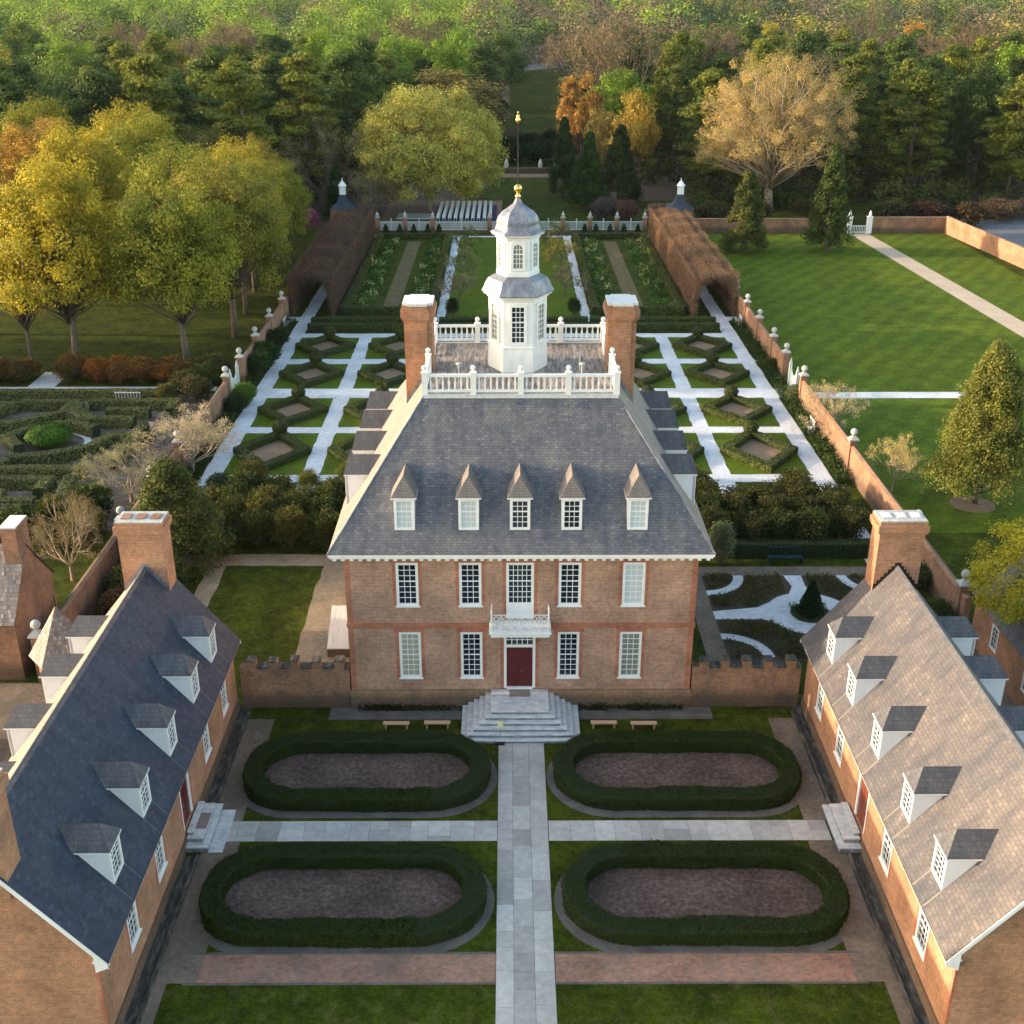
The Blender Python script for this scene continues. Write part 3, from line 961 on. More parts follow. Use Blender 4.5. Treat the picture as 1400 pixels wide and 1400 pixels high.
# chimneys
def big_chimney(sx):
    mb = MB()
    cx, cy, hw, hd = sx * 4.98, 8.0, 0.68, 0.95
    def cross(g, z0, z1):
        a, b, k = hw + g, hd + g, 0.24
        poly = [(-a + k, -b), (a - k, -b), (a - k, -b + k * 0.6), (a, -b + k * 0.6), (a, b - k * 0.6), (a - k, b - k * 0.6), (a - k, b), (-a + k, b), (-a + k, b - k * 0.6), (-a, b - k * 0.6), (-a, -b + k * 0.6), (-a + k, -b + k * 0.6)]
        mb.prism([(cx + x, cy + y) for x, y in poly], z0, z1, bottom=True)
    cross(0.0, 11.6, 17.45)
    cross(0.05, 17.45, 17.56)
    cross(0.11, 17.56, 17.68)
    cross(0.15, 17.68, 18.0)
    cross(0.10, 18.0, 18.1)
    cross(0.04, 18.1, 18.24)
    o = mb.build('chimney', CHIMB, pal)
    c2 = MB()
    a, b, k = hw + 0.06, hd + 0.06, 0.26
    poly = [(-a + k, -b), (a - k, -b), (a - k, -b + k * 0.7), (a, -b + k * 0.7), (a, b - k * 0.7), (a - k, b - k * 0.7), (a - k, b), (-a + k, b), (-a + k, b - k * 0.7), (-a, b - k * 0.7), (-a, -b + k * 0.7), (-a + k, -b + k * 0.7)]
    c2.prism([(cx + x, cy + y) for x, y in poly], 18.24, 18.36)
    c2.build('chimney_cap', CAPST, o)
    f = MB()
    # stepped lead flashing where the stack meets the slope
    for q in range(9):
        x = 4.36 + 1.3 * q / 9
        zt = EZ2 + (EX - x) * (TZ - EZ2) / (EX - TX)
        f.box(*sorted((sx * x, sx * (x + 1.3 / 9))), cy - hd - 0.012, cy - hd - 0.002, zt - 0.45, zt + 0.16)
    f.build('flashing', LEAD, o)
for sx in (-1, 1):
    big_chimney(sx)

# dormers
DM = dormer_meshes(0.93, 1.62, S0, 0.12, 0.98, 0.22, SL_PDORM, 3, 5, 'p')
DMS = dormer_meshes(0.93, 1.62, (TZ - EZ2) / (EX - TX), 0.08, 0.86, 0.15, SL_DORM, 3, 5, 's')
zf = EZ2 + (0.0 - EY0) * S0
for x, pn in ((-5.33, 'pale'), (-2.40, 'pale'), (-0.06, 'dark'), (2.30, 'dark'), (5.31, 'pale')):
    put_dormer(pal, DM, (x, 0.02, zf), 0, pn)
for y in (4.13, 7.37, 10.63, 13.75):
    sl_ = (TZ - EZ2) / (EX - TX)
    zz = EZ2 + (EX - 8.44) * sl_
    put_dormer(pal, DMS, (-8.44, y, zz), -math.pi / 2, 'dark')
    put_dormer(pal, DMS, (8.44, y, zz), math.pi / 2, 'dark')

# balcony
mb = MB()
mb.box(-1.42, 1.32, -1.15, -0.004, 4.62, 4.80)
mb.box(-1.50, 1.40, -1.22, -0.004, 4.80, 4.87)
for x in (-1.1, 1.0):
    mb.add([(x - 0.06, -0.06, 4.62), (x + 0.06, -0.06, 4.62), (x + 0.06, -0.95, 4.62), (x - 0.06, -0.95, 4.62), (x - 0.06, -0.06, 4.2), (x + 0.06, -0.06, 4.2)],
           [(0, 4, 5, 1), (0, 3, 4), (1, 5, 2), (3, 2, 5, 4)])
bco = mb.build('balcony', WHITE, pal)
mb = MB()
def ironpanel(mb, p0, p1, z0, z1, n):
    p0, p1 = Vector(p0), Vector(p1)
    for z in (z0 + 0.04, z1):
        mb.tube([p0 + Vector((0, 0, z)), p1 + Vector((0, 0, z))], [0.022, 0.022], 4)
    d = p1 - p0
    for i in range(n):
        a = p0 + d * (i / n)
        b = p0 + d * ((i + 1) / n)
        c = (a + b) / 2
        r = (b - a).length / 2
        dn = (b - a).normalized()
        zc = (z0 + z1) / 2
        rz_ = (z1 - z0) / 2 - 0.06
        for (rr, rrz, zz) in ((r * 0.92, rz_ * 0.95, zc), (r * 0.45, rz_ * 0.45, zc), (r * 0.42, rz_ * 0.32, zc + rz_ * 0.66), (r * 0.42, rz_ * 0.32, zc - rz_ * 0.66)):
            pts = [c + dn * rr * math.cos(t) + Vector((0, 0, zz + rrz * math.sin(t))) for t in [math.pi * 2 * k / 10 for k in range(11)]]
            mb.tube(pts, [0.013] * 11, 3)
        mb.tube([a + Vector((0, 0, z0)), a + Vector((0, 0, z1))], [0.016, 0.016], 4)
        mb.tube([a + Vector((0, 0, z0 + .05)), b + Vector((0, 0, z1 - .02))], [0.011, 0.011], 3)
        mb.tube([b + Vector((0, 0, z0 + .05)), a + Vector((0, 0, z1 - .02))], [0.011, 0.011], 3)
ironpanel(mb, (-1.38, -1.1, 0), (1.28, -1.1, 0), 4.89, 5.78, 6)
ironpanel(mb, (-1.38, -1.1, 0), (-1.38, -0.05, 0), 4.89, 5.78, 3)
ironpanel(mb, (1.28, -1.1, 0), (1.28, -0.05, 0), 4.89, 5.78, 3)
for x in (-1.38, 1.28):
    mb.lathe([(0.035, 4.87), (0.03, 5.9), (0.05, 5.95), (0.015, 6.15), (0.004, 6.3)], 6, (x, -1.1, 0))
mb.build('iron_railing', PALEIRON, bco)

# cupola (hexagonal lantern)
cup = link('cupola', None, pal, (-0.11, 8.22, 0))
HP = 0.0   # vertices to left and right, flat side to the front
def hexring(mb, r0, z0, r1, z1, mi=0):
    mb.lathe([(r0, z0), (r1, z1)], 6, ph=HP, mi=mi, caps=True)
mb = MB()
RL, RU = 1.43, 1.02
mb.lathe([(RL + 0.05, 14.93), (RL + 0.03, 16.12), (RL + 0.10, 16.16), (RL + 0.10, 16.22), (RL, 16.26), (RL, 18.45), (RL + 0.07, 18.48), (RL + 0.10, 18.58), (RL + 0.24, 18.62), (RL + 0.28, 18.72), (1.0, 18.73)], 6, ph=HP)
mb.lathe([(RU + 0.03, 19.55), (RU + 0.03, 19.78), (RU, 19.82), (RU, 21.3), (RU + 0.05, 21.33), (RU + 0.07, 21.42), (RU + 0.24, 21.50), (RU + 0.27, 21.58), (0.7, 21.59)], 6, ph=HP)
mb.build('lantern_wall', WHITE, cup)
for k in range(6):
    a = math.pi / 6 + k * math.pi / 3 - math.pi / 2 - math.pi / 6
    ap, apu = RL * math.cos(math.pi / 6), RU * math.cos(math.pi / 6)
    nx, ny = math.cos(a), math.sin(a)
    q = win_meshes(0.84, 1.98, 3, 7)
    w = link('window', q['frame'], cup, (nx * (ap + 0.055), ny * (ap + 0.055), 16.36), a + math.pi / 2)
    link('pane', q['half' if k % 2 else 'dark'], cup, (nx * (ap + 0.052), ny * (ap + 0.052), 16.36), a + math.pi / 2)
    q = win_meshes(0.70, 1.36, 3, 5, True)
    w = link('window', q['frame'], cup, (nx * (apu + 0.055), ny * (apu + 0.055), 19.9), a + math.pi / 2)
    link('pane', q['half'], cup, (nx * (apu + 0.052), ny * (apu + 0.052), 19.9), a + math.pi / 2)
mb = MB()
mb.lathe([(RL + 0.34, 18.72), (RL + 0.34, 18.78), (RL + 0.23, 18.98), (RL + 0.14, 19.2), (RL + 0.02, 19.4), (1.16, 19.56), (1.02, 19.6)], 6, ph=HP)
mb.build('lower_lead_roof', LEAD, cup)
mb = MB()
mb.lathe([(1.32, 21.58), (1.30, 21.64), (1.10, 21.74), (1.03, 21.95), (1.02, 22.12), (0.92, 22.36), (0.72, 22.58), (0.44, 22.76), (0.22, 22.92), (0.12, 23.12), (0.08, 23.25)], 6, ph=HP)
mb.build('ogee_dome', LEAD, cup)
mb = MB()
mb.lathe([(0.12, 23.16), (0.15, 23.25), (0.08, 23.34), (0.06, 23.42)], 10)
mb.ball((0, 0, 23.60), 0.20, 14)
mb.lathe([(0.03, 26.55), (0.10, 26.60), (0.12, 26.72), (0.05, 26.8), (0.09, 26.86), (0.02, 26.95)], 8)
mb.ball((0, 0, 27.02), 0.05, 8)
mb.build('gilt_finial', GOLD, cup, smooth=True)
mb = MB()
mb.tube([(0, 0, 23.8), (0, 0, 26.55)], [0.035, 0.02], 6)
mb.box(-0.56, -0.06, -0.012, 0.012, 26.0, 26.34)
mb.add([(0.04, -0.01, 26.12), (0.04, -0.01, 26.22), (0.34, -0.01, 26.17)], [(0, 1, 2)])
mb.build('weather_vane', IRON, cup)

# entrance steps: one stone pyramid of stairs
mb = MB()
for i in range(6):
    z1 = 1.08 - 0.18 * i
    hw, yf = 1.38 + 0.28 * i, -1.98 - 0.215 * i
    def tier(e, za, zb, mi):
        if i == 5:
            mb.prism([(-hw - 0.06 + e, -0.075), (-hw - 0.06 + e, yf + 0.62), (-hw + 0.62, yf + e), (hw - 0.68, yf + e), (hw - e, yf + 0.62), (hw - e, -0.075)], za, zb, mi, True)
        else:
            mb.prism([(-hw - 0.06 + e, -0.075), (-hw - 0.06 + e, yf + e), (hw - 0.06 - e, yf + e), (hw - 0.06 - e, -0.075)], za, zb, mi, True)
    tier(0.0, z1 - 0.05, z1, 0)
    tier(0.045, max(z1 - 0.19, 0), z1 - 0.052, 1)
RISER = noise_mat('shade_toned_riser', [(0.3, (0.10, 0.11, 0.14)), (0.6, (0.24, 0.26, 0.30)), (0.75, (0.40, 0.41, 0.43))], 1.6, 6, 0.8, stretch=(1.5, 1.5, 1))  # darkened: the shadow under the nosings is put into the riser colour
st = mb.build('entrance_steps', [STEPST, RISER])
tag(st, 'broad pale stone steps below the palace front door, rising on three sides', 'steps')
tag(MB().box(-0.56, 0.44, -0.72, -0.15, 1.081, 1.105).build('door_mat', MATM), 'brown door mat on the top of the palace front steps', 'door mat')
# small stanchion with notice at the foot of the steps
sg = thing('notice_stand', 'small notice on a thin post standing on a dark foot at the steps', 'sign', (-0.98, -2.95, 0))
MB().box(-0.27, 0.2, -0.25, 0.12, 0.022, 0.07).build('foot', IRON, sg)
MB().tube([(0, 0, 0.05), (0, 0, 0.95)], [0.018, 0.015], 6).build('post', BRASS, sg)
MB().box(-0.13, 0.13, -0.02, 0.02, 0.9, 1.2).build('board', noise_mat('cream_card', [(0.3, (0.62, 0.6, 0.3)), (0.7, (0.7, 0.68, 0.4))], 5), sg)

# ================================================================== FLANKING WINGS
WS = (8.30 - 3.80) / (17.1 - 13.42)
DMW = dormer_meshes(1.06, 1.42, WS, 0.10, 0.74, 0.35, SL_DORM, 3, 5, 'w')


SOAK = {1: noise_mat('washed_sun_toned_slate', [(0.3, (0.17, 0.155, 0.145)), (0.7, (0.22, 0.20, 0.185))], 4), -1: noise_mat('washed_shade_toned_slate', [(0.3, (0.07, 0.08, 0.10)), (0.7, (0.10, 0.11, 0.135))], 4)}  # one washed slate, toned once for the sunlit and once for the shaded roof


def wing(sx, name_label, slope_mat, outer_mat, cents, doory, panes):
    root = thing('flanking_building', name_label, 'building', (0, 0, 0))
    YN, YF = -20.05, 0.0
    WI, WO = 13.85, 20.35          # inner and outer wall
    EI, EO, EZW = 13.42, 20.78, 3.80
    RX, RZ = 17.1, 8.30

    def X(a):
        return sx * a
    ops = []
    for c_ in cents:
        ops.append((c_ - 0.53 - YN, c_ + 0.53 - YN, 1.38, 3.05))
    mb = MB()
    dop = (doory - 0.72 - YN, doory + 0.72 - YN, 0.78, 3.12)
    wall_open(mb, (X(WI), YN, 0), (0, 1, 0), (-sx, 0, 0), YF - YN, 3.52, ops + [dop], 0.14)
    oops = [(c_ - 0.53 - YN, c_ + 0.53 - YN, 1.38, 3.05) for c_ in cents]
    wall_open(mb, (X(WO), YN, 0), (0, 1, 0), (sx, 0, 0), YF - YN, 3.52, oops, 0.14)
    for yy in (YN, YF):
        p = [(X(WI), yy, 0), (X(WO), yy, 0), (X(WO), yy, 3.9), (X(RX), yy, RZ - 0.1), (X(WI), yy, 3.9)]
        mb.quad(*(p if (sx > 0) == (yy == YN) else p[::-1]))
    mb.build('wall', WINGB, root)
    # corner and window dressings
    mb = MB()
    f0, f1 = sorted((X(WI), X(WI - 0.004)))
    for a, b, c, d in ops + [dop]:
        mb.box(f0, f1, a + YN - 0.17, a + YN, c, d)
        mb.box(f0, f1, b + YN, b + YN + 0.17, c, d)
        mb.box(f0, f1, a + YN - 0.17, b + YN + 0.17, d, 3.46)
    mb.box(f0, f1, YN, YN + 0.16, 0.6, 3.5)
    mb.box(*sorted((X(WI - 0.004), X(WI + 0.10))), YN - 0.004, YN, 0.0, 3.5)
    mb.split('brick_dressing', RUBB, root)
    mb = MB()
    mb.box(*sorted((X(WI), X(WI - 0.08))), YN - 0.08, doory - 0.75, 0, 0.52)
    mb.box(*sorted((X(WI), X(WI - 0.08))), doory + 0.75, YF, 0, 0.52)
    mb.box(*sorted((X(WI), X(WO))), YN - 0.08, YN, 0, 0.52)
    mb.build('plinth', BASEB, root)
    for c_, pn in zip(cents, panes):
        window(root, (X(WI + 0.05), c_, 1.38), sx * -math.pi / 2, 1.06, 1.67, 3, 5, pn, True)
        window(root, (X(WO - 0.05), c_, 1.38), sx * math.pi / 2, 1.06, 1.67, 3, 5, 'dark')
    # door
    mb = MB()
    mb.box(-0.72, -0.58, -0.04, 0.1, 0, 2.34)
    mb.box(0.58, 0.72, -0.04, 0.1, 0, 2.34)
    mb.box(-0.58, 0.58, -0.04, 0.1, 2.20, 2.34)
    dr = mb.build('door_frame', WHITE, root, loc=(X(WI + 0.05), doory, 0.78), rz=sx * -math.pi / 2)
    mb = MB()
    mb.box(-0.58, 0.58, 0.03, 0.08, 0, 2.20)
    for x0, x1 in ((-0.5, -0.05), (0.05, 0.5)):
        for z0, z1 in ((0.1, 0.7), (0.8, 1.4), (1.5, 2.1)):
            mb.box(x0, x1, 0.015, 0.03, z0, z1)
    mb.build('door_leaf', DOORL if sx > 0 else DOORM, dr)
    MB().ball((0.45, 0.0, 1.0), 0.03, 8).build('handle', BRASS, dr)
    # cornice along both eaves, with returns
    mb = MB()
    for a, b, z0, z1 in ((WI - 0.14, WI, 3.46, 3.60), (EI + 0.05, WI, 3.60, 3.72), (EI, WI + 0.1, 3.72, 3.785), (WO, WO + 0.14, 3.46, 3.60), (WO, EO - 0.05, 3.60, 3.72), (WO - 0.1, EO, 3.72, 3.785)):
        mb.box(*sorted((X(a), X(b))), YN - 0.10, YF, z0, z1)
    mb.build('cornice', WHITE, root)
    # roof slopes
    yo0, yo1 = YN - 0.14, YF + 0.12
    def slope(xe, m):
        mb = MB()
        p = [(X(xe), yo0, EZW), (X(RX), yo0, RZ), (X(RX), yo1, RZ), (X(xe), yo1, EZW)]
        ok = (xe < RX) == (sx > 0)
        mb.quad(*(p[::-1] if ok else p))
        lowp = [(a, b, c - 0.07) for a, b, c in p]
        mb.quad(*(lowp if ok else lowp[::-1]))
        mb.quad(p[0], p[3], lowp[3], lowp[0])
        mb.build('roof_slope', m, root)
    slope(EI, slope_mat)
    slope(EO, outer_mat)
    mb = MB()
    for yy in (yo0 - 0.03, yo1):
        for xe in (EI, EO):
            a = [(X(xe), yy, EZW - 0.03), (X(RX), yy, RZ - 0.03), (X(RX), yy, RZ - 0.25), (X(xe + (0.0)), yy, EZW - 0.25)]
            b = [(p[0], p[1] + 0.03, p[2]) for p in a]
            mb.add(a + b, [(0, 1, 2, 3), (7, 6, 5, 4), (0, 4, 5, 1), (2, 6, 7, 3), (0, 3, 7, 4)])
    # gable-end eaves return block
    for xe, xw in ((EI, WI), (EO, WO)):
        mb.add([(X(xe), yo0 - 0.035, 3.78), (X(xw), yo0 - 0.035, 4.2), (X(xw), yo0 - 0.035, 3.42), (X(xe), yo0 - 0.035, 3.62),
                (X(xe), YN, 3.78), (X(xw), YN, 4.2), (X(xw), YN, 3.42), (X(xe), YN, 3.62)], [(0, 1, 2, 3), (3, 2, 6, 7), (0, 3, 7, 4), (1, 5, 6, 2)])
    mb.split('bargeboard', WHITE, root)
    mb = MB()
    mb.add([(X(RX - 0.13), yo0, RZ - 0.10), (X(RX), yo0, RZ + 0.05), (X(RX + 0.13), yo0, RZ - 0.10), (X(RX - 0.13), yo1, RZ - 0.10), (X(RX), yo1, RZ + 0.05), (X(RX + 0.13), yo1, RZ - 0.10)],
           [(0, 1, 4, 3), (1, 2, 5, 4), (0, 2, 1), (3, 4, 5)])
    mb.build('ridge_cap', SL_RIGHT if sx < 0 else SL_DORM, root)  # sunlight on the left ridge put in by the paler slate
    # end chimneys
    for y0, y1 in ((-1.1, 0.06), (-20.12, -19.05)):
        mb = MB()
        hw = 1.02
        mb.box(X(RX) - hw, X(RX) + hw, y0, y1, 6.4, 9.9)
        mb.box(X(RX) - hw - 0.07, X(RX) + hw + 0.07, y0 - 0.07, y1 + 0.07, 9.9, 10.0)
        mb.box(X(RX) - hw - 0.12, X(RX) + hw + 0.12, y0 - 0.12, y1 + 0.12, 10.0, 10.32)
        mb.box(X(RX) - hw - 0.05, X(RX) + hw + 0.05, y0 - 0.05, y1 + 0.05, 10.32, 10.5)
        ch = mb.build('chimney', CHIMB if sx > 0 else WINGB, root)
        mb = MB()
        mb.box(X(RX) - hw - 0.03, X(RX) + hw + 0.03, y0 - 0.03, y1 + 0.03, 10.5, 10.55)
        mb.build('chimney_cap', STONE, ch)
        mb = MB()
        for k in (-0.66, 0.0, 0.66):
            mb.box(X(RX) + k - 0.2, X(RX) + k + 0.2, (y0 + y1) / 2 - 0.28, (y0 + y1) / 2 + 0.28, 10.555, 10.60)
        mb.build('flue_lid', CAPST if sx > 0 else PAVEB, ch)
        mb = MB()
        yf = y0 - 0.012 if y0 > -5 else y1 + 0.004
        for s2 in (-1, 1):
            for q in range(7):
                a0, a1 = q * hw / 7, (q + 1) * hw / 7
                zt = RZ - a0 * WS
                mb.box(*sorted((X(RX) + s2 * a0, X(RX) + s2 * a1)), yf, yf + 0.008, zt - 0.25, zt + 0.17)
        mb.build('flashing', IRON if sx > 0 else LEAD, ch)
    # dormers on both slopes
    zf2 = EZW + (14.0 - EI) * WS
    for c_, pn in zip(dormc[sx], ['dark', 'dark', 'dark', 'dark', 'dark']):
        put_dormer(root, DMW, (X(14.0), c_, zf2), sx * -math.pi / 2, pn)
        put_dormer(root, DMW, (X(34.2 - 14.0), c_, zf2), sx * math.pi / 2, pn)
    # pale wash streaks and lead soakers under the dormers
    mb = MB()
    for c_ in dormc[sx]:
        for e in (-0.53, 0.53):
            def P(xx, yy, lift=0.006):
                return (X(xx), yy, EZW + (xx - EI) * WS + lift)
            p = [P(EI + 0.02, c_ + e - 0.035), P(13.98, c_ + e - 0.035), P(13.98, c_ + e + 0.035), P(EI + 0.02, c_ + e + 0.035)]
            mb.quad(*(p[::-1] if sx > 0 else p))
    mb.split('lead_soaker', SOAK[sx], root, 4)
    return root


dormc = {1: (-2.84, -6.22, -9.96, -13.83, -17.26), -1: (-2.63, -5.90, -9.65, -13.40, -16.85)}
wing(-1, 'left brick wing with shaded dark blue slate roof and five white dormers', SL_LEFT, SL_SIDE, (-2.25, -5.75, -13.2, -16.7), -9.45, ['dark'] * 4)  # sun-facing outer slope toned paler than the shaded inner one
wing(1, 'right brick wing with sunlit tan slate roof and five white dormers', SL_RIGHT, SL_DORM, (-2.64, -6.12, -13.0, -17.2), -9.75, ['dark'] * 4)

# wing door steps
for sx in (-1, 1):
    yc = -9.3 if sx > 0 else -9.15
    mb = MB()
    for xa, q, z0_, z1_ in ((12.85, 1.4, 0.0, 0.3), (13.08, 1.12, 0.3, 0.56), (13.5, 0.98, 0.56, 0.76)):
        mb.box(*sorted((sx * xa, sx * 13.768)), yc - q, yc + q, z1_ - 0.06, z1_, 0)
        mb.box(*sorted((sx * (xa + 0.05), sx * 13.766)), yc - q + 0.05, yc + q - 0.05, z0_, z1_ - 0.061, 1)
    if sx < 0:
        mb.box(-12.9, -12.3, yc - 1.4, yc + 1.3, 0.014, 0.05)
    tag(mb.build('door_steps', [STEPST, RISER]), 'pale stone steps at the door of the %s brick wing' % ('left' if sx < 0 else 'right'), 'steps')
tag(MB().box(-13.66, -13.1, -9.7, -8.7, 0.562, 0.58).build('door_mat', MATM), 'grey brown mat on the steps of the left wing', 'door mat')

# crenellated screen walls
def screen_wall(x0, x1, label):
    mb = MB()
    mb.box(x0, x1, 0.02, 0.5, 0, 2.28)
    n = 5
    L = x1 - x0
    rr = random.Random(int(abs(x0) * 10))
    for i in range(n):
        a = x0 + L * (i + 0.32 + rr.uniform(-0.03, 0.03)) / n
        w_ = L / n * rr.uniform(0.36, 0.44)
        h_ = 2.60 + rr.uniform(-0.05, 0.04)
        mb.box(a, a + w_, 0.02, 0.5, 2.28, h_)
        mb.box(a - 0.02, a + w_ + 0.025, -0.005, 0.525, h_, h_ + 0.06, 1)
    for i in range(n):
        a = x0 + L * (i + 0.78) / n
        b = min(x0 + L * (i + 1.28) / n, x1)
        mb.box(a, b, -0.006, 0.524, 2.2, 2.295, 1)
    tag(mb.build('brick_wall', [OLDB, DARKG]), label, 'wall', 'crenellated brick screen walls beside the palace')
screen_wall(8.31, 13.6, 'mossy crenellated brick wall between the palace and the right wing')
screen_wall(-13.6, -8.31, 'dark crenellated brick wall between the palace and the left wing')

# four low benches on the grass before the palace
bmesh_seat = MB().box(-0.62, 0.62, -0.13, 0.13, 0.26, 0.31).mesh('seat', BENCHW)
bleg = MB().box(-0.04, 0.04, -0.11, 0.11, 0, 0.26).mesh('leg', BENCHW)
for x, y, lb in ((-5.95, -1.75, 'outermost low plank bench left of the palace steps'), (-4.0, -1.7, 'low plank bench nearest the left of the palace steps'), (3.95, -1.72, 'low plank bench nearest the right of the palace steps'), (5.85, -1.78, 'outermost low plank bench right of the palace steps')):
    b = thing('bench', lb, 'bench', (x, y, 0), 0, 'plank benches before the palace')
    link('seat', bmesh_seat, b)
    link('leg', bleg, b, (-0.5, 0, 0))
    link('leg', bleg, b, (0.5, 0, 0))

# ================================================================== COURTYARD GROUND
GXL = 12.0
random.seed(5)
mb = MB()
# main stone walk
for (x0, x1) in ((-1.06, -0.412), (-0.412, 0.336), (0.336, 1.06)):
    y = -3.0
    while y > -60:
        L = random.uniform(0.8, 1.9)
        mb.box(x0, x1 - 0.012, y - L + 0.012, y, 0.0, 0.02 + random.uniform(0, 0.002), skip='b')
        y -= L
for sx in (-1, 1):
    x = 1.08
    while x < 12.7:
        L = random.uniform(0.75, 1.1)
        x2 = min(x + L, 12.83)
        ym = random.choice([-9.15, -9.2, -8.95, -9.55, None, None])
        if ym is None:
            mb.box(*sorted((sx * x, sx * (x2 - 0.012))), -9.85, -8.58, 0.0, 0.02, skip='b')
        else:
            mb.box(*sorted((sx * x, sx * (x2 - 0.012))), -9.85, ym - 0.006, 0.0, 0.02, skip='b')
            mb.box(*sorted((sx * x, sx * (x2 - 0.012))), ym + 0.006, -8.58, 0.0, 0.021, skip='b')
        x = x2
kind(mb.build('stone_path', SLAB), 'structure')
rect_union([(-11.7, -1.08, -17.4, -16.05), (1.08, 11.8, -17.4, -16.05)], 0.008, 'brick_path', PAVEB)
mb = MB()
for x0, x1 in ((-12.2, -1.08), (1.08, 12.2)):
    for y in (-17.48, -16.04):
        mb.box(x0, x1, y, y + 0.08, 0, 0.03, skip='b')
kind(mb.build('kerb', GRITM), 'structure')
rect_union([(-13.18, -11.9, -8.56, -1.0), (11.95, 13.18, -8.56, -1.0), (-13.18, -11.7, -17.4, -9.87), (11.8, 13.18, -17.4, -9.87), (-13.18, -12.75, -24, -17.4), (12.75, 13.18, -24, -17.4)], 0.012, 'side_walk', PAVEB2)
rect_union([(-9.3, 9.3, -1.05, 0.0)], 0.008, 'apron', GRITM)
# wet brick gutters along the wings
for sx in (-1, 1):
    mb = MB()
    mb.box(*sorted((sx * 13.32, sx * 13.768)), -24, -10.75, 0, 0.02, skip='b')
    mb.box(*sorted((sx * 13.32, sx * 13.768)), -7.85, 0.0, 0, 0.02, skip='b')
    mb.box(*sorted((sx * 13.18, sx * 13.32)), -24, -10.75, 0, 0.13, skip='b')
    mb.box(*sorted((sx * 13.18, sx * 13.32)), -7.85, -0.5, 0, 0.13, skip='b')
    kind(mb.build('gutter', DARKG), 'structure')


# ------------------------------------------------------------------ hedges
def stadium(x0, x1, y0, y1, n=18):
    r = (y1 - y0) / 2
    cy = (y0 + y1) / 2
    pts = []
    for k in range(n + 1):
        a = -math.pi / 2 + math.pi * k / n
        pts.append((x1 - r + r * math.cos(a), cy + r * math.sin(a)))
    for k in range(n + 1):
        a = math.pi / 2 + math.pi * k / n
        pts.append((x0 + r + r * math.cos(a), cy + r * math.sin(a)))
    return pts


def resample(pts, step, closed):
    P = [Vector((p[0], p[1])) for p in pts]
    if closed:
        P.append(P[0].copy())
    out = []
    for a, b in zip(P[:-1], P[1:]):
        L = (b - a).length
        n = max(1, int(round(L / step)))
        for k in range(n):
            out.append(a.lerp(b, k / n))
    if not closed:
        out.append(P[-1])
    return out


def hedge_meshes(pts, w, h, closed=True, density=300, leaf=0.05, step=0.35, seed=1, wob=0.04, ragged=0.02):
    """clipped hedge: solid core plus a skin of leaves; returns (core, leaves)"""
    P = resample(pts, step, closed)
    n = len(P)
    mb = MB()
    prof = [(-0.5, 0.0), (-0.5, 0.55), (-0.5, 0.93), (-0.42, 1.0), (0.0, 1.01), (0.42, 1.0), (0.5, 0.93), (0.5, 0.55), (0.5, 0.0)]
    rows = []
    for i, p in enumerate(P):
        a = P[(i - 1) % n] if closed or i else P[i]
        b = P[(i + 1) % n] if closed or i < n - 1 else P[i]
        t = (b - a).normalized()
        nn = Vector((-t.y, t.x))
        # mitre for corners
        t1 = (P[i] - a).normalized() if (P[i] - a).length > 1e-6 else t
        k = 1.0 / max(0.62, abs(nn.dot(Vector((-t1.y, t1.x)))))
        row = []
        for (u, v) in prof:
            q = noise.noise(Vector((p.x * 1.3, p.y * 1.3, v * 2 + u * 3 + seed)))
            uu = u * w * k + q * wob * (1 if u > 0 else -1)
            row.append((p.x + nn.x * uu, p.y + nn.y * uu, v * h + (q * wob * 0.6 if v > 0.5 else 0)))
        rows.append(row)
    m = len(prof)
    vs = [v for r in rows for v in r]
    fs = []
    for i in range(n if closed else n - 1):
        i2 = (i + 1) % n
        for j in range(m - 1):
            fs.append((i * m + j, i * m + j + 1, i2 * m + j + 1, i2 * m + j))
    if not closed:
        fs.append(tuple(range(m)))
        fs.append(tuple(reversed(range((n - 1) * m, n * m))))
    mb.add(vs, fs)
    core = mb.mesh('hedge', HCORE, False, False)
    # leaves over the surface
    V = np.array(vs)
    F = np.array([f for f in fs if len(f) == 4])
    A, B, C, D = (V[F[:, k]] for k in range(4))
    cr = np.cross(C - A, D - B)
    area = np.linalg.norm(cr, axis=1) / 2
    cnt = int(area.sum() * density)
    r = np.random.default_rng(seed)
    idx = r.choice(len(F), cnt, p=area / area.sum())
    s, t_ = r.random((cnt, 1)), r.random((cnt, 1))
    Pp = (A[idx] * (1 - s) + B[idx] * s) * (1 - t_) + (D[idx] * (1 - s) + C[idx] * s) * t_
    nn = cr[idx] / np.maximum(np.linalg.norm(cr[idx], axis=1, keepdims=True), 1e-6)
    if np.mean((nn * (Pp - Pp.mean(0)))[:, 2]) < 0:
        nn = -nn
    Pp = Pp + nn * np.abs(r.normal(0, ragged, (cnt, 1)))
    cl = np.array([noise.noise(Vector((float(p[0]) * 1.1, float(p[1]) * 1.1, float(p[2]) * 1.1 + seed))) for p in Pp[::8]])
    cl = np.repeat(cl, 8)[:cnt] if len(cl) * 8 >= cnt else np.resize(np.repeat(cl, 8), cnt)
    var = 0.5 + cl * 0.6 + r.normal(0, 0.14, cnt)
    lv = cards('leaves', Pp, leaf, HEDGEL, var, nn * 0.8, 0.65, seed)
    return core, lv


def put_hedge(ms, loc, rz, label, group, color, name='hedge', cat='hedge', scale=(1, 1, 1)):
    o = link(name, ms[0], None, loc, rz, scale)
    tag(o, label, cat, group)
    link('leaves', ms[1], o, color=color)
    return o


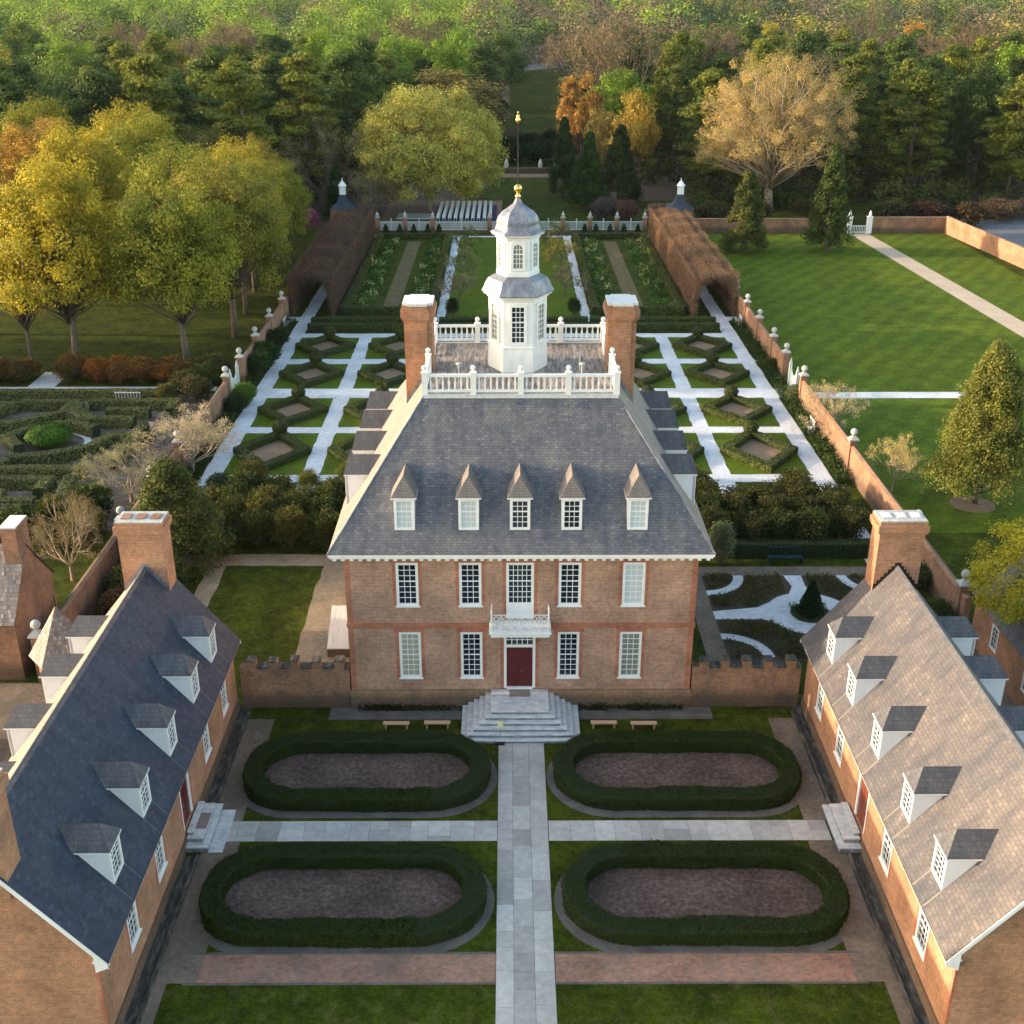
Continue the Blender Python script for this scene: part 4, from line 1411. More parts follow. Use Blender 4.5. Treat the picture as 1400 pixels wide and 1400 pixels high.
HG = (0.021, 0.033, 0.005)
h1 = hedge_meshes(stadium(-5.08, 5.08, -2.08, 2.08), 0.80, 0.66, True, 520, 0.042, 0.3, 3, 0.11, 0.028)
for (x, y), lb in (((-6.92, -5.45), 'oval clipped hedge ring nearest the palace, left of the stone walk'), ((6.92, -5.45), 'oval clipped hedge ring nearest the palace, right of the stone walk'),
                   ((-6.98, -13.2), 'oval clipped hedge ring farther from the palace, left of the stone walk'), ((6.98, -13.2), 'oval clipped hedge ring farther from the palace, right of the stone walk')):
    put_hedge(h1, (x, y, 0), 0 if x < 0 else math.pi, lb, 'oval hedge rings in the forecourt', HG)
    mb = MB()
    mb.prism([(x + a, y + b) for a, b in stadium(-4.75, 4.75, -1.75, 1.75, 14)], 0.0, 0.012)
    kind(mb.build('mulch_bed', MULCH), 'structure')
    st_ = stadium(-5.83, 5.83, -2.92, 2.68, 18)
    mb = MB()
    mb.prism([(x + a, y + b) for a, b in st_], 0.0, 0.006)
    kind(mb.build('grit_border', GRITM), 'structure')

# ================================================================== SIDE YARDS OF THE PALACE
# left yard: grass plot framed by mossy brick paths, cellar bulkhead
rect_union([(-24.0, -8.4, 15.4, 17.0), (-11.95, -8.4, 0.6, 15.4), (-18.9, -17.8, 0.6, 15.4)], 0.008, 'brick_path', TRACKB, wob=0.2)
cb = thing('cellar_bulkhead', 'sloping cellar hatch of weathered white boards against the palace side', 'hatch', (0, 0, 0))
mb = MB()
for i in range(7):
    x0 = -10.15 + i * 0.265
    mb.add([(x0, 4.7, 0.55), (x0 + 0.255, 4.7, 0.55), (x0 + 0.255, 7.2, 1.75), (x0, 7.2, 1.75), (x0, 4.7, 0.49), (x0 + 0.255, 4.7, 0.49), (x0 + 0.255, 7.2, 1.69), (x0, 7.2, 1.69)],
           [(0, 1, 2, 3), (7, 6, 5, 4), (0, 4, 5, 1), (3, 2, 6, 7), (0, 3, 7, 4), (1, 5, 6, 2)])
mb.build('board_lid', BOARDS, cb)
mb = MB()
mb.prism([(-10.15, 4.75), (-8.31, 4.75), (-8.31, 7.15), (-10.15, 7.15)], 0, 0.48)
mb.add([(-10.12, 4.8, 0.48), (-10.12, 7.12, 0.48), (-10.12, 7.12, 1.6)], [(0, 1, 2), (2, 1, 0)])
mb.build('cheek_wall', BASEB, cb)

# right yard: curving white walks between dark beds
mb = MB()
rect_union([(11.0, 22.4, 4.2, 14.0)], 0.006, 'planting_bed', noise_mat('bed_soil', [(0.3, (0.035, 0.028, 0.018)), (0.7, (0.08, 0.06, 0.04))], 6, 5, 0.95, 0.4))
rect_union([(8.4, 24.0, 14.0, 15.2), (9.9, 11.0, 0.6, 14.0)], 0.008, 'brick_path', PAVEB2)
def ringpoly(cx, cy, r0, r1, a0, a1, n=18):
    mb = MB()
    for k in range(n):
        t0, t1 = a0 + (a1 - a0) * k / n, a0 + (a1 - a0) * (k + 1) / n
        mb.quad(*[(cx + r * math.cos(t), cy + r * math.sin(t), 0) for r, t in ((r0, t0), (r1, t0), (r1, t1), (r0, t1))])
    return mb
mb = ringpoly(16.5, 9.35, 1.15, 2.45, 0, 2 * math.pi, 40)
o = mb.build('white_walk', SHELL, loc=(0, 0, 0.014)); kind(o, 'structure')
mb = MB()
mb.prism([(15.95, 14.0), (16.15, 12.6), (15.7, 11.5), (17.3, 11.5), (16.95, 12.6), (17.0, 14.0)][::-1], 0.0, 0.018)
mb.prism([(11.0, 8.7), (13.6, 8.7), (14.6, 8.0), (14.6, 10.8), (13.6, 10.05), (11.0, 9.6)], 0.0, 0.0185)
mb.prism([(18.5, 8.2), (22.3, 8.7), (22.3, 9.6), (18.5, 10.6)], 0.0, 0.019)
mb.prism([(15.8, 7.2), (15.95, 4.3), (16.9, 4.3), (17.2, 7.2)], 0.0, 0.0195)
kind(mb.build('white_walk', SHELL), 'structure')
for cx, cy, a0 in ((11.0, 14.0, -math.pi / 2), (11.0, 4.6, 0.0), (21.6, 14.0, math.pi), (21.6, 4.6, math.pi / 2)):
    o = ringpoly(cx, cy, 1.9, 2.5, a0, a0 + math.pi / 2).build('white_walk', SHELL, loc=(0, 0, 0.0205)); kind(o, 'structure')

# ================================================================== REAR GARDEN
YB = [(28.6, 30.0), (38.7, 40.1), (47.4, 50.0), (57.4, 59.0), (66.5, 68.0), (72.7, 74.3)]
paths = [(a * s if s > 0 else -b, b * s if s > 0 else -a, 16.0, 73.0) for a, b in ((21.5, 22.8), (14.35, 15.6)) for s in (1, -1)]
paths = []
for s in (-1, 1):
    for a, b, y0, y1 in ((21.4, 22.8, 15.2, 116.0), (14.3, 15.6, 22.0, 68.0), (7.3, 8.3, 72.7, 119.6), (0.0, 1.4, 22.0, 68.0)):
        x0, x1 = sorted((s * a, s * b))
        paths.append((x0, x1, y0, y1))
for i, (a, b) in enumerate(YB):
    if i == 2:
        paths.append((-24.0, 24.0, a, b))
    else:
        paths.append((-21.6, 21.6, a, b))
paths += [(-21, 21, 118.6, 119.6), (22.8, 23.9, 58.0, 59.0), (22.7, 24.1, 73.0, 74.6), (-24.1, -22.7, 73.0, 74.6)]
rect_union(paths, 0.016, 'white_walk', SHELL, wob=0.10)
# parterre grass plots
plots = []
XC = [(15.6, 21.4), (8.3, 14.3), (1.4, 7.4)]
XC = [(15.6, 21.4), (8.4, 14.3)]
for s in (-1, 1):
    for a, b in XC:
        for y0, y1 in ((30.0, 38.7), (40.1, 47.4), (50.0, 57.4), (59.0, 66.5)):
            plots.append((*sorted((s * a, s * b)), y0, y1))
mbp = MB()
for x0, x1, y0, y1 in plots:
    mbp.quad((x0 + .02, y0 + .02, 0.008), (x1 - .02, y0 + .02, 0.008), (x1 - .02, y1 - .02, 0.008), (x0 + .02, y1 - .02, 0.008))
kind(mbp.build('parterre_grass', GRASSP), 'structure')
hd = hedge_meshes([(0, -3.3), (2.5, 0), (0, 3.3), (-2.5, 0)], 0.72, 0.5, True, 170, 0.07, 0.32, 9, 0.06, 0.02)
tips = hedge_meshes([(0, 0.01), (0, 0.02)], 0.5, 0.5, False, 10, 0.05)
GH = (0.066, 0.080, 0.018)
colw = ['outer left', 'inner left', 'inner right', 'outer right']
roww = ['nearest', 'second', 'third', 'farthest']
from_x = [-18.5, -11.35, 11.35, 18.5]
random.seed(3)
topi = None


def leaf_ball(n, r, size, seed, cone=0.0, sq=1.0, col=None):
    rr = np.random.default_rng(seed)
    d = rr.normal(size=(n, 3)); d /= np.linalg.norm(d, axis=1, keepdims=True)
    rad = r * (0.82 + 0.22 * rr.random((n, 1)))
    P = d * rad
    P[:, 2] *= sq
    if cone:
        h = rr.random(n) ** 0.8
        a = rr.random(n) * 2 * np.pi
        q = r * (1 - h) ** 0.8 * (0.85 + 0.2 * rr.random(n))
        P = np.stack([q * np.cos(a), q * np.sin(a), h * cone - r * sq], 1)
    P[:, 2] += r * sq
    lump = np.array([noise.noise(Vector((float(p[0]) * 2 / r, float(p[1]) * 2 / r, float(p[2]) * 2 / r + seed))) for p in P])
    P = P * (1 + 0.10 * lump[:, None])
    return cards('leaves', P, size, HEDGEL, 0.5 + 0.5 * lump + rr.normal(0, 0.1, n), d if not cone else None, 0.65, seed)


def ball_core(r, sq=1.0, cone=0.0):
    mb = MB()
    if cone:
        mb.lathe([(r * 0.86, 0.0), (r * 0.55, cone * 0.4), (r * 0.25, cone * 0.75), (0.03, cone * 0.94)], 9)
    else:
        mb.ball((0, 0, r * sq), r * 0.88, 9, sz=sq)
    return mb.mesh('shrub', HCORE, True, False)


TOPI = (ball_core(0.62, 0.9), leaf_ball(900, 0.62, 0.07, 4, sq=0.9))
CONE = (ball_core(0.75, 1, 2.0), leaf_ball(2600, 0.80, 0.06, 5, cone=2.1))
for i, cx in enumerate(from_x):
    for j, (y0, y1) in enumerate(((30.0, 38.7), (40.1, 47.4), (50.0, 57.4), (59.0, 66.5))):
        cy = (y0 + y1) / 2
        sy = (y1 - y0) / 8.0
        lb = 'diamond box hedge in the %s column of the parterre, %s from the palace' % (colw[i], roww[j])
        g = 1 + random.uniform(-0.12, 0.15)
        o = put_hedge(hd, (cx, cy, 0), 0, lb, 'diamond hedges of the parterre', (GH[0] * g, GH[1] * g, GH[2]), scale=(1, sy, 1))
        mb = MB()
        mb.prism([(cx, cy - 2.75 * sy), (cx + 2.05, cy), (cx, cy + 2.75 * sy), (cx - 2.05, cy)], 0, 0.02)
        kind(mb.build('soil_bed', SOIL), 'structure')
        t = link('topiary', TOPI[0], None, (cx, cy + 3.25 * sy, 0.25))
        tag(t, 'rounded topiary tuft at the far tip of the %s diamond hedge, %s column' % (roww[j], colw[i]), 'topiary', 'topiary tufts on the diamond hedges')
        link('leaves', TOPI[1], t, color=(GH[0] * g * .8, GH[1] * g * .8, GH[2]))
# long hedge band between parterre and upper garden
hb = hedge_meshes([(0, 0), (13.2, 0)], 0.9, 0.75, False, 130, 0.085, 0.4, 12, 0.07, 0.02)
for s in (-1, 1):
    for y, w in ((69.1, 'near'), (71.5, 'far')):
        sd = 'left' if s < 0 else 'right'
        put_hedge(hb, (s * 8.0 if s > 0 else -21.2, y, 0), 0, 'long low hedge across the garden, %s row, %s side' % (w, sd), 'long cross hedges', GH)
hc = hedge_meshes([(0, 0), (7.6, 0)], 0.9, 0.75, False, 130, 0.085, 0.4, 13, 0.07, 0.02)
for s in (-1, 1):
    for y, w in ((69.1, 'near'), (71.5, 'far')):
        put_hedge(hc, (0.2 if s > 0 else -7.8, y, 0), 0, 'short low hedge behind the cupola, %s row, %s half' % (w, 'left' if s < 0 else 'right'), 'long cross hedges', (GH[0] * .9, GH[1] * .9, GH[2]))
# upper garden: hedged flower beds, lawn lane in the middle
rect_union([(-7.2, 7.2, 74.4, 118.5)], 0.01, 'lawn_lane', GRASSP)
rect_union([(8.4, 18.9, 75.2, 117.8), (-18.9, -8.4, 75.2, 117.8)], 0.010, 'flower_bed_ground', GRASS)
rect_union([(12.7, 14.5, 78, 115.5), (-14.5, -12.7, 78, 115.5)], 0.014, 'soil_bed', noise_mat('red_soil', [(0.3, (0.09, 0.055, 0.035)), (0.5, (0.10, 0.085, 0.03)), (0.75, (0.20, 0.10, 0.055))], 0.9, 6, 0.95, 0.4))
hl = hedge_meshes([(0, 0), (0, 42.0)], 0.8, 0.8, False, 70, 0.11, 0.6, 14, 0.08, 0.03)
hs = hedge_meshes([(0, 0), (9.4, 0)], 0.8, 0.8, False, 70, 0.11, 0.6, 15, 0.08, 0.03)
for s in (-1, 1):
    sd = 'left' if s < 0 else 'right'
    for x, w in ((8.9, 'inner'), (18.4, 'outer')):
        put_hedge(hl, (s * x, 75.6, 0), 0, 'long %s side hedge of the %s flower garden' % (w, sd), 'hedges framing the flower gardens', (GH[0] * 1.3, GH[1] * 1.2, GH[2]))
    for y, w in ((75.8, 'near'), (117.4, 'far')):
        put_hedge(hs, (9.0 if s > 0 else -18.4, y, 0), 0, '%s end hedge of the %s flower garden' % (w, sd), 'hedges framing the flower gardens', GH)

# flower drifts: low planting nobody could count
def drift(name, x0, x1, y0, y1, n, size, h, color, seed, fixedmat=LEAF):
    r = np.random.default_rng(seed)
    nc = max(3, n // 40)
    cx, cy = r.uniform(x0, x1, nc), r.uniform(y0, y1, nc)
    k = r.integers(0, nc, n)
    P = np.stack([cx[k] + r.normal(0, 0.3, n), cy[k] + r.normal(0, 0.35, n), np.abs(r.normal(0, h, n)) + 0.03], 1)
    P[:, 0] = np.clip(P[:, 0], x0, x1); P[:, 1] = np.clip(P[:, 1], y0, y1)
    v = r.random(nc)[k]
    if name == 'bed_planting':
        dd = np.hypot(P[:, 0] - 16.5, P[:, 1] - 9.35)
        ok = (dd > 2.6)
        for cx_, cy_ in ((11.0, 14.0), (11.0, 4.6), (21.6, 14.0), (21.6, 4.6)):
            e = np.hypot(P[:, 0] - cx_, P[:, 1] - cy_)
            ok &= ~((e > 1.8) & (e < 2.6))
        P, v = P[ok], v[ok]
    o = link(name, cards(name, P, size, fixedmat, v, seed=seed), None, color=color)
    o['kind'] = 'stuff'
    return tag(o, None or '', 'plants')
def stuff(o, label, cat):
    o['label'] = label; o['category'] = cat; o['kind'] = 'stuff'
for s in (-1, 1):
    sd = 'left' if s < 0 else 'right'
    for (a, b, q) in ((9.5, 11.6, 1), (15.6, 17.8, 2)):
        x0, x1 = sorted((s * a, s * b))
        stuff(drift('flower_drift', x0, x1, 77, 116, 5200, 0.14, 0.22, (0.07, 0.13, 0.03), 30 + q + s), 'leafy green bed plants in the %s flower garden, %s strip' % (sd, 'inner' if q == 1 else 'outer'), 'plants')
        stuff(drift('flower_drift', x0, x1, 78, 115, 500, 0.12, 0.4, (0.42, 0.42, 0.20), 40 + q + s), 'pale flowers scattered in the %s flower garden, %s strip' % (sd, 'inner' if q == 1 else 'outer'), 'flowers')
for k, (x0, x1, y0, y1) in enumerate(((11.2, 15.6, 10.2, 13.9), (17.3, 21.8, 10.5, 13.9), (11.2, 15.6, 4.5, 8.3), (17.3, 21.8, 4.5, 8.4))):
    stuff(drift('bed_planting', x0, x1, y0, y1, 5200, 0.055, 0.13, (0.085, 0.085, 0.03), 60 + k), 'low mixed herbs in the %s bed of the shaded side garden' % ('far left', 'far right', 'near left', 'near right')[k], 'plants')
stuff(drift('ivy_ground', 15.5, 17.5, 8.4, 10.3, 900, 0.06, 0.10, (0.04, 0.085, 0.02), 66), 'dark ivy ringing the cone shrub in the side garden', 'plants')
stuff(drift('wall_weeds', -7.9, -2.9, -0.32, -0.09, 1500, 0.045, 0.13, (0.028, 0.035, 0.014), 67), 'ragged dark weeds along the left foot of the palace wall', 'plants')
stuff(drift('wall_weeds', 2.9, 7.9, -0.32, -0.09, 1500, 0.045, 0.13, (0.028, 0.035, 0.014), 68), 'ragged dark weeds along the right foot of the palace wall', 'plants')
for s in (-1, 1):
    x0, x1 = sorted((s * 22.9, s * 24.0))
    stuff(drift('border_planting', x0, x1, 28, 72, 9000, 0.10, 0.35, (0.035, 0.06, 0.018), 70 + s), 'dark green border plants along the %s garden wall' % ('left' if s < 0 else 'right'), 'plants')
c = link('topiary', CONE[0], None, (16.45, 9.35, 0))
tag(c, 'dark pointed cone shrub in the middle of the white ring walk', 'topiary')
link('leaves', CONE[1], c, color=(0.016, 0.036, 0.012))
BALL = (ball_core(0.95, 0.8), leaf_ball(1500, 0.95, 0.07, 6, sq=0.8))
c = link('topiary', BALL[0], None, (-20.75, 26.6, 0)); tag(c, 'dark round clipped ball shrub beside the left long walk', 'topiary')
link('leaves', BALL[1], c, color=(0.03, 0.05, 0.018))
c = link('topiary', BALL[0], None, (24.0, 46.3, 0)); tag(c, 'round grey green shrub at the right garden gate', 'topiary')
link('leaves', BALL[1], c, color=(0.07, 0.085, 0.035))

# ------------------------------------------------------------------ garden walls with ball finials
fin = MB()
fin.box(-0.27, 0.27, -0.27, 0.27, 0, 2.62, 0)
finp = fin.mesh('pier', OLDB)
fs_ = MB()
fs_.box(-0.36, 0.36, -0.36, 0.36, 2.62, 2.72)
fs_.lathe([(0.42, 2.72), (0.12, 2.92), (0.12, 2.98)], 4, ph=math.pi / 4)
fs_.ball((0, 0, 3.22), 0.26, 12)
finb = fs_.mesh('ball_finial', STONE)


def garden_wall(label, pts, h, mat_=None, piers=(), pn='pier'):
    (x0, y0), (x1, y1) = pts
    o = thing('garden_wall', label, 'wall', (0, 0, 0))
    L = math.hypot(x1 - x0, y1 - y0)
    ux, uy = (x1 - x0) / L, (y1 - y0) / L
    def P(a, b, z):
        return (x0 + ux * a - uy * b, y0 + uy * a + ux * b, z)
    mb = MB()
    for (b0, b1, z0, z1) in ((-0.17, 0.17, 0, h), (-0.21, 0.21, h, h + 0.07)):
        mb.add([P(0, b0, z0), P(L, b0, z0), P(L, b1, z0), P(0, b1, z0), P(0, b0, z1), P(L, b0, z1), P(L, b1, z1), P(0, b1, z1)],
               [(4, 5, 6, 7), (0, 1, 5, 4), (1, 2, 6, 5), (2, 3, 7, 6), (3, 0, 4, 7), (0, 3, 2, 1)])
    mb.add([P(0, -0.21, h + 0.07), P(L, -0.21, h + 0.07), P(L, 0.21, h + 0.07), P(0, 0.21, h + 0.07), P(0, 0, h + 0.16), P(L, 0, h + 0.16)],
           [(0, 1, 5, 4), (2, 3, 4, 5), (3, 0, 4), (1, 2, 5)])
    mb.build('wall', mat_ or OLDB, o)
    for x, y in piers:
        pr = link('pier', finp, o, (x, y, 0))
        link('ball_finial', finb, pr)
    return o


WX = 24.25
garden_wall('right brick garden wall near the wing, topped by stone balls', ((WX, 7.0), (WX, 45.6)), 2.1, piers=[(WX, 7.9), (WX, 15.9), (WX, 30.2), (WX, 45.5)])
garden_wall('right brick garden wall beyond the gate, running under the arbour', ((WX, 52.2), (WX, 120)), 2.1, piers=[(WX, y) for y in (52.3, 57.6, 64.3, 70.6, 77, 84, 91, 98, 106)])
garden_wall('left brick garden wall near the wing, topped by stone balls', ((-WX, 2.4), (-WX, 45.6)), 2.1, piers=[(-WX, 2.6), (-WX, 16.6), (-WX, 23.2), (-WX, 30.0), (-WX, 45.5)])
garden_wall('left brick garden wall beyond the gate, running under the arbour', ((-WX, 51.0), (-WX, 120)), 2.1, piers=[(-WX, y) for y in (51.0, 58, 65, 72)])
garden_wall('brick wall at the far end of the right lawn, left of the white gate', ((WX, 121.5), (48.4, 121.5)), 2.0)
garden_wall('brick wall at the far end of the right lawn, right of the white gate', ((51.5, 121.5), (62.6, 121.5)), 2.2)
garden_wall('sunlit orange brick wall along the far right of the lawn', ((62.6, 121.5), (66.5, 75)), 2.3, mat_=CHIMB)
# gates
def gate(x, y, rz, label, wdt=2.9):
    g = thing('garden_gate', label, 'gate', (x, y, 0), rz)
    for s in (-1, 1):
        mb = MB()
        mb.box(-0.12, 0.12, -0.12, 0.12, 0, 2.3)
        mb.lathe([(0.14, 2.3), (0.03, 2.75)], 4, ph=math.pi / 4)
        mb.build('gate_post', GATEP, g, loc=(s * wdt / 2 * 0.62, 0, 0))
        mb = MB()
        w = wdt / 2 * 0.55
        for k in range(7):
            xx = s * (0.05 + w * k / 6.5)
            hh = 1.55 + 0.75 * (k / 6) ** 1.6
            mb.box(xx - 0.03, xx + 0.03, -0.02, 0.02, 0.1, hh)
        for z in (0.2, 0.9, 1.4):
            mb.box(*sorted((s * 0.02, s * (w + 0.02))), -0.035, -0.021, z, z + 0.09)
        mb.build('gate_leaf', GATEP, g)
gate(WX, 48.9, math.pi / 2, 'pale wooden gate in the right garden wall at the cross walk', 4.2)
gate(-WX, 48.3, math.pi / 2, 'pale wooden gate in the left garden wall at the cross walk', 4.2)
g = thing('lawn_gate', 'white gate posts where the sandy path leaves the right lawn', 'gate', (50, 121.4, 0))
for s in (-1, 1):
    mb = MB()
    mb.box(-0.35, 0.35, -0.3, 0.3, 0, 2.3)
    mb.box(-0.42, 0.42, -0.36, 0.36, 2.3, 2.42)
    mb.lathe([(0.2, 2.42), (0.24, 2.75), (0.1, 3.1), (0.03, 3.25)], 8)
    mb.build('gate_post', WHITE, g, loc=(s * 1.45, 0, 0))
mb = MB().box(-1.1, 1.1, -0.04, 0.04, 0.1, 0.22).box(-1.1, 1.1, -0.04, 0.04, 1.0, 1.1)
for k in range(10):
    mb.box(-1.05 + k * 0.23, -1.0 + k * 0.23, -0.03, 0.03, 0.22, 1.0)
mb.build('gate_leaf', WHITE, g)

# right lawn
rect_union([(WX + 0.25, 62.4, 20.0, 121.3)], 0.006, 'mown_lawn', GRASSR)
rect_union([(WX + 0.3, 80, 47.2, 48.9)], 0.016, 'white_walk', SHELL)
mb = MB()
mb.quad((48.6, 121.2, 0.020), (51.8, 62.0, 0.020), (54.6, 62.0, 0.020), (51.3, 121.2, 0.020))
mb.quad((51.8, 62.0, 0.020), (52.6, 49.0, 0.020), (55.4, 49.0, 0.020), (54.6, 62.0, 0.020))
kind(mb.build('sandy_path', SAND), 'structure')
rect_union([(66.9, 130, 60, 135)], 0.01, 'car_park', ASPH)

# white fence on brick piers closing the garden
ff = thing('white_fence', 'long white picket fence on brick piers closing the far end of the garden', 'fence', (0, 0, 0))
FY = 122.3
pxs = [-19.4, -15.4, -11.4, -3.2, 3.2, 7.4, 11.3, 15.2, 19.2]
pier = MB().box(-0.3, 0.3, -0.3, 0.3, 0, 2.1).mesh('pier', OLDB)
finw = MB().box(-0.36, 0.36, -0.36, 0.36, 2.1, 2.2).lathe([(0.12, 2.2), (0.24, 2.45), (0.2, 2.65), (0.08, 2.8), (0.03, 3.05)], 8).mesh('urn_finial', STONE)
for x in pxs:
    p = link('pier', pier, ff, (x, FY, 0))
    link('urn_finial', finw, p)
for a, b in zip(pxs[:-1], pxs[1:]):
    mb = MB()
    mb.box(a + 0.3, b - 0.3, -0.04, 0.04, 0.35, 0.47)
    mb.box(a + 0.3, b - 0.3, -0.04, 0.04, 1.45, 1.57)
    n = int((b - a - 0.6) / 0.16)
    for k in range(n):
        x = a + 0.3 + (b - a - 0.6) * (k + 0.5) / n
        mb.box(x - 0.035, x + 0.035, -0.025, 0.025, 0.47, 1.45)
    m_ = (a + b) / 2
    mb.box(m_ - 0.07, m_ + 0.07, -0.07, 0.07, 0.0, 2.0)
    mb.build('fence_panel', GATEP, ff, loc=(0, FY, 0))
mb = MB().box(-19.4, 19.4, -0.15, 0.15, 0, 0.33)
mb.build('base_wall', OLDB, ff, loc=(0, FY, 0))
# little clipped cones in front of the fence
CSM = (ball_core(0.6, 1, 1.6), leaf_ball(260, 0.65, 0.14, 15, cone=1.6))
k = 0
for i, x in enumerate((-18, -16, -14, -12, -10.4, 10.4, 12, 14, 16, 18)):
    c = link('topiary', CSM[0], None, (x, 119.95, 0))
    sd = 'left' if x < 0 else 'right'
    tag(c, 'small clipped cone before the far white fence, %s in the %s row' % (('first from the left', 'second', 'third', 'fourth', 'fifth')[i % 5], sd), 'topiary', 'small cones before the far fence')
    link('leaves', CSM[1], c, color=(0.03, 0.055, 0.018))

# corner garden pavilions with lead roofs and white lanterns
for s in (-1, 1):
    t = thing('garden_pavilion', 'small brick pavilion with dark pyramid roof and white lantern at the %s far corner' % ('left' if s < 0 else 'right'), 'building', (s * 24.6, 125.5, 0))
    MB().box(-1.7, 1.7, -1.7, 1.7, 0, 2.9).build('wall', OLDB, t)
    mb = MB()
    mb.lathe([(2.7, 2.9), (1.3, 3.7), (0.5, 4.9)], 4, ph=math.pi / 4)
    mb.build('roof', SL_LEFT, t)
    mb = MB()
    mb.box(-0.42, 0.42, -0.42, 0.42, 4.9, 6.1)
    mb.lathe([(0.66, 6.1), (0.5, 6.3), (0.3, 6.6), (0.08, 6.8), (0.04, 7.2)], 8)
    mb.build('lantern', WHITE, t)

# chairs set in rows beyond the fence
cm = MB()
cm.box(-0.21, 0.21, -0.2, 0.2, 0.43, 0.47)
cseat = cm.mesh('chair', WHITE)
cm = MB()
cm.box(-0.21, 0.21, -0.22, -0.18, 0.47, 0.9)
cm.box(-0.21, 0.21, -0.2, 0.2, 0.43, 0.47)
for x in (-0.19, 0.19):
    for y in (-0.19, 0.17):
        cm.box(x - 0.02, x + 0.02, y - 0.02, y + 0.02, 0, 0.43)
chm = cm.mesh('folding_chair', WHITE)
ordn = ['first', 'second', 'third', 'fourth', 'fifth', 'sixth', 'seventh', 'eighth', 'ninth', 'tenth', 'eleventh', 'twelfth', 'thirteenth', 'fourteenth', 'fifteenth', 'sixteenth', 'seventeenth', 'eighteenth', 'nineteenth', 'twentieth'] + ['%dth' % k for k in range(21, 90)]
for i in range(10):
    for j in range(9):
        o = link('folding_chair', chm, None, (-11.2 + i * 0.88, 131.6 + j * 1.62, 0))
        tag(o, 'white chair on the lawn beyond the fence, %s column from left, %s row' % (ordn[i], ordn[j]), 'chair', 'white chairs set out in rows')
rect_union([(-12, -2.3, 130.4, 145.6)], 0.012, 'event_mat', NAVY)
tp = thing('platform', 'low grey green platform left of the white chairs beyond the fence', 'platform', (-14.8, 133.6, 0))
MB().box(-2.7, 2.7, -2.2, 2.2, 0.25, 0.4).build('deck', noise_mat('green_grey_boards', [(0.3, (0.30, 0.34, 0.31)), (0.7, (0.38, 0.42, 0.39))], 2), tp)
for x in (-2.5, 2.5):
    for y in (-2.0, 2.0):
        MB().box(x - 0.08, x + 0.08, y - 0.08, y + 0.08, 0, 0.25).build('leg', BARK, tp)
rect_union([(-20, -1.5, 126, 150), (-12, 14, 176, 181)], 0.008, 'bare_ground', SOIL)

# glimpse of the parkway through the woods
mb = MB()
pts = [(-22, 352), (-8, 372), (6, 396), (26, 410), (52, 412), (90, 405)]
for (x0, y0), (x1, y1) in zip(pts[:-1], pts[1:]):
    mb.quad((x0, y0 - 8, gz(x0, y0 - 8) + 0.12), (x1, y1 - 8, gz(x1, y1 - 8) + 0.12), (x1, y1 + 9, gz(x1, y1 + 9) + 0.12), (x0, y0 + 9, gz(x0, y0 + 9) + 0.12))
kind(mb.build('road', ASPH), 'structure')

# parked car beyond the lawn wall
def car(x, y, rz, label, paint):
    c = thing('parked_car', label, 'car', (x, y, 0), rz)
    prof = [(-2.2, 0.35), (-2.25, 0.85), (-1.5, 0.98), (-0.85, 1.5), (0.9, 1.55), (1.7, 1.02), (2.2, 0.9), (2.25, 0.4)]
    mb = MB()
    n = len(prof)
    vs = [(a, -0.88 if z < 1.2 else -0.7, z) for a, z in prof] + [(a, 0.88 if z < 1.2 else 0.7, z) for a, z in prof]
    fs = [tuple(range(n)), tuple(reversed(range(n, 2 * n)))] + [(i, n + i, n + (i + 1) % n, (i + 1) % n) for i in range(n)]
    mb.add(vs, fs)
    mb.build('body', paint, c)
    mb = MB()
    for s in (-1, 1):
        mb.add([(-1.3, s * 0.80, 1.05), (1.45, s * 0.80, 1.08), (0.8, s * 0.735, 1.46), (-0.8, s * 0.735, 1.42)], [(0, 1, 2, 3)])
    mb.add([(-1.52, -0.62, 1.0), (-1.52, 0.62, 1.0), (-0.9, 0.6, 1.47), (-0.9, -0.6, 1.47)], [(0, 1, 2, 3)])
    mb.build('side_glass', GLASS, c)
    for a in (-1.4, 1.4):
        for s in (-1, 1):
            w = MB()
            w.lathe([(0.33, -0.1), (0.33, 0.1)], 14)
            o = w.build('wheel', IRON, c, loc=(a, s * 0.82, 0.33))
            o.rotation_euler = (math.pi / 2, 0, 0)
SILV, _nt, _b = mat('silver_car_paint', (0.45, 0.46, 0.48), 0.3, 0.5)
car(84.5, 139.5, 0.15, 'silver parked car under the trees at the far right', SILV)
DRK, _nt, _b = mat('dark_car_paint', (0.04, 0.045, 0.06), 0.3, 0.3)
car(78.0, 142.5, 0.1, 'dark parked car left of the silver one at the far right', DRK)
# white garden benches along the walks
def gbench(x, y, rz, label, m=WHITE, L=1.6):
    b = thing('garden_bench', label, 'bench', (x, y, 0), rz)
    mb = MB()
    for k in range(4):
        mb.box(-L / 2, L / 2, -0.22 + k * 0.11, -0.13 + k * 0.11, 0.42, 0.45)
    mb.build('seat', m, b)
    mb = MB()
    for k in range(9):
        x_ = -L / 2 + 0.08 + (L - 0.16) * k / 8
        mb.box(x_ - 0.02, x_ + 0.02, 0.24, 0.27, 0.45, 0.92)
    mb.box(-L / 2, L / 2, 0.235, 0.275, 0.92, 1.0)
    mb.build('backrest', m, b)
    for s in (-1, 1):
        MB().box(s * (L / 2 - 0.04) - 0.035, s * (L / 2 - 0.04) + 0.035, -0.22, 0.28, 0, 0.42).build('leg', m, b)
gbench(23.4, 39.2, -math.pi / 2, 'white garden bench by the right long walk below the blossom tree')
gbench(-23.2, 59.6, math.pi / 2, 'white garden bench by the left long walk near the gate')
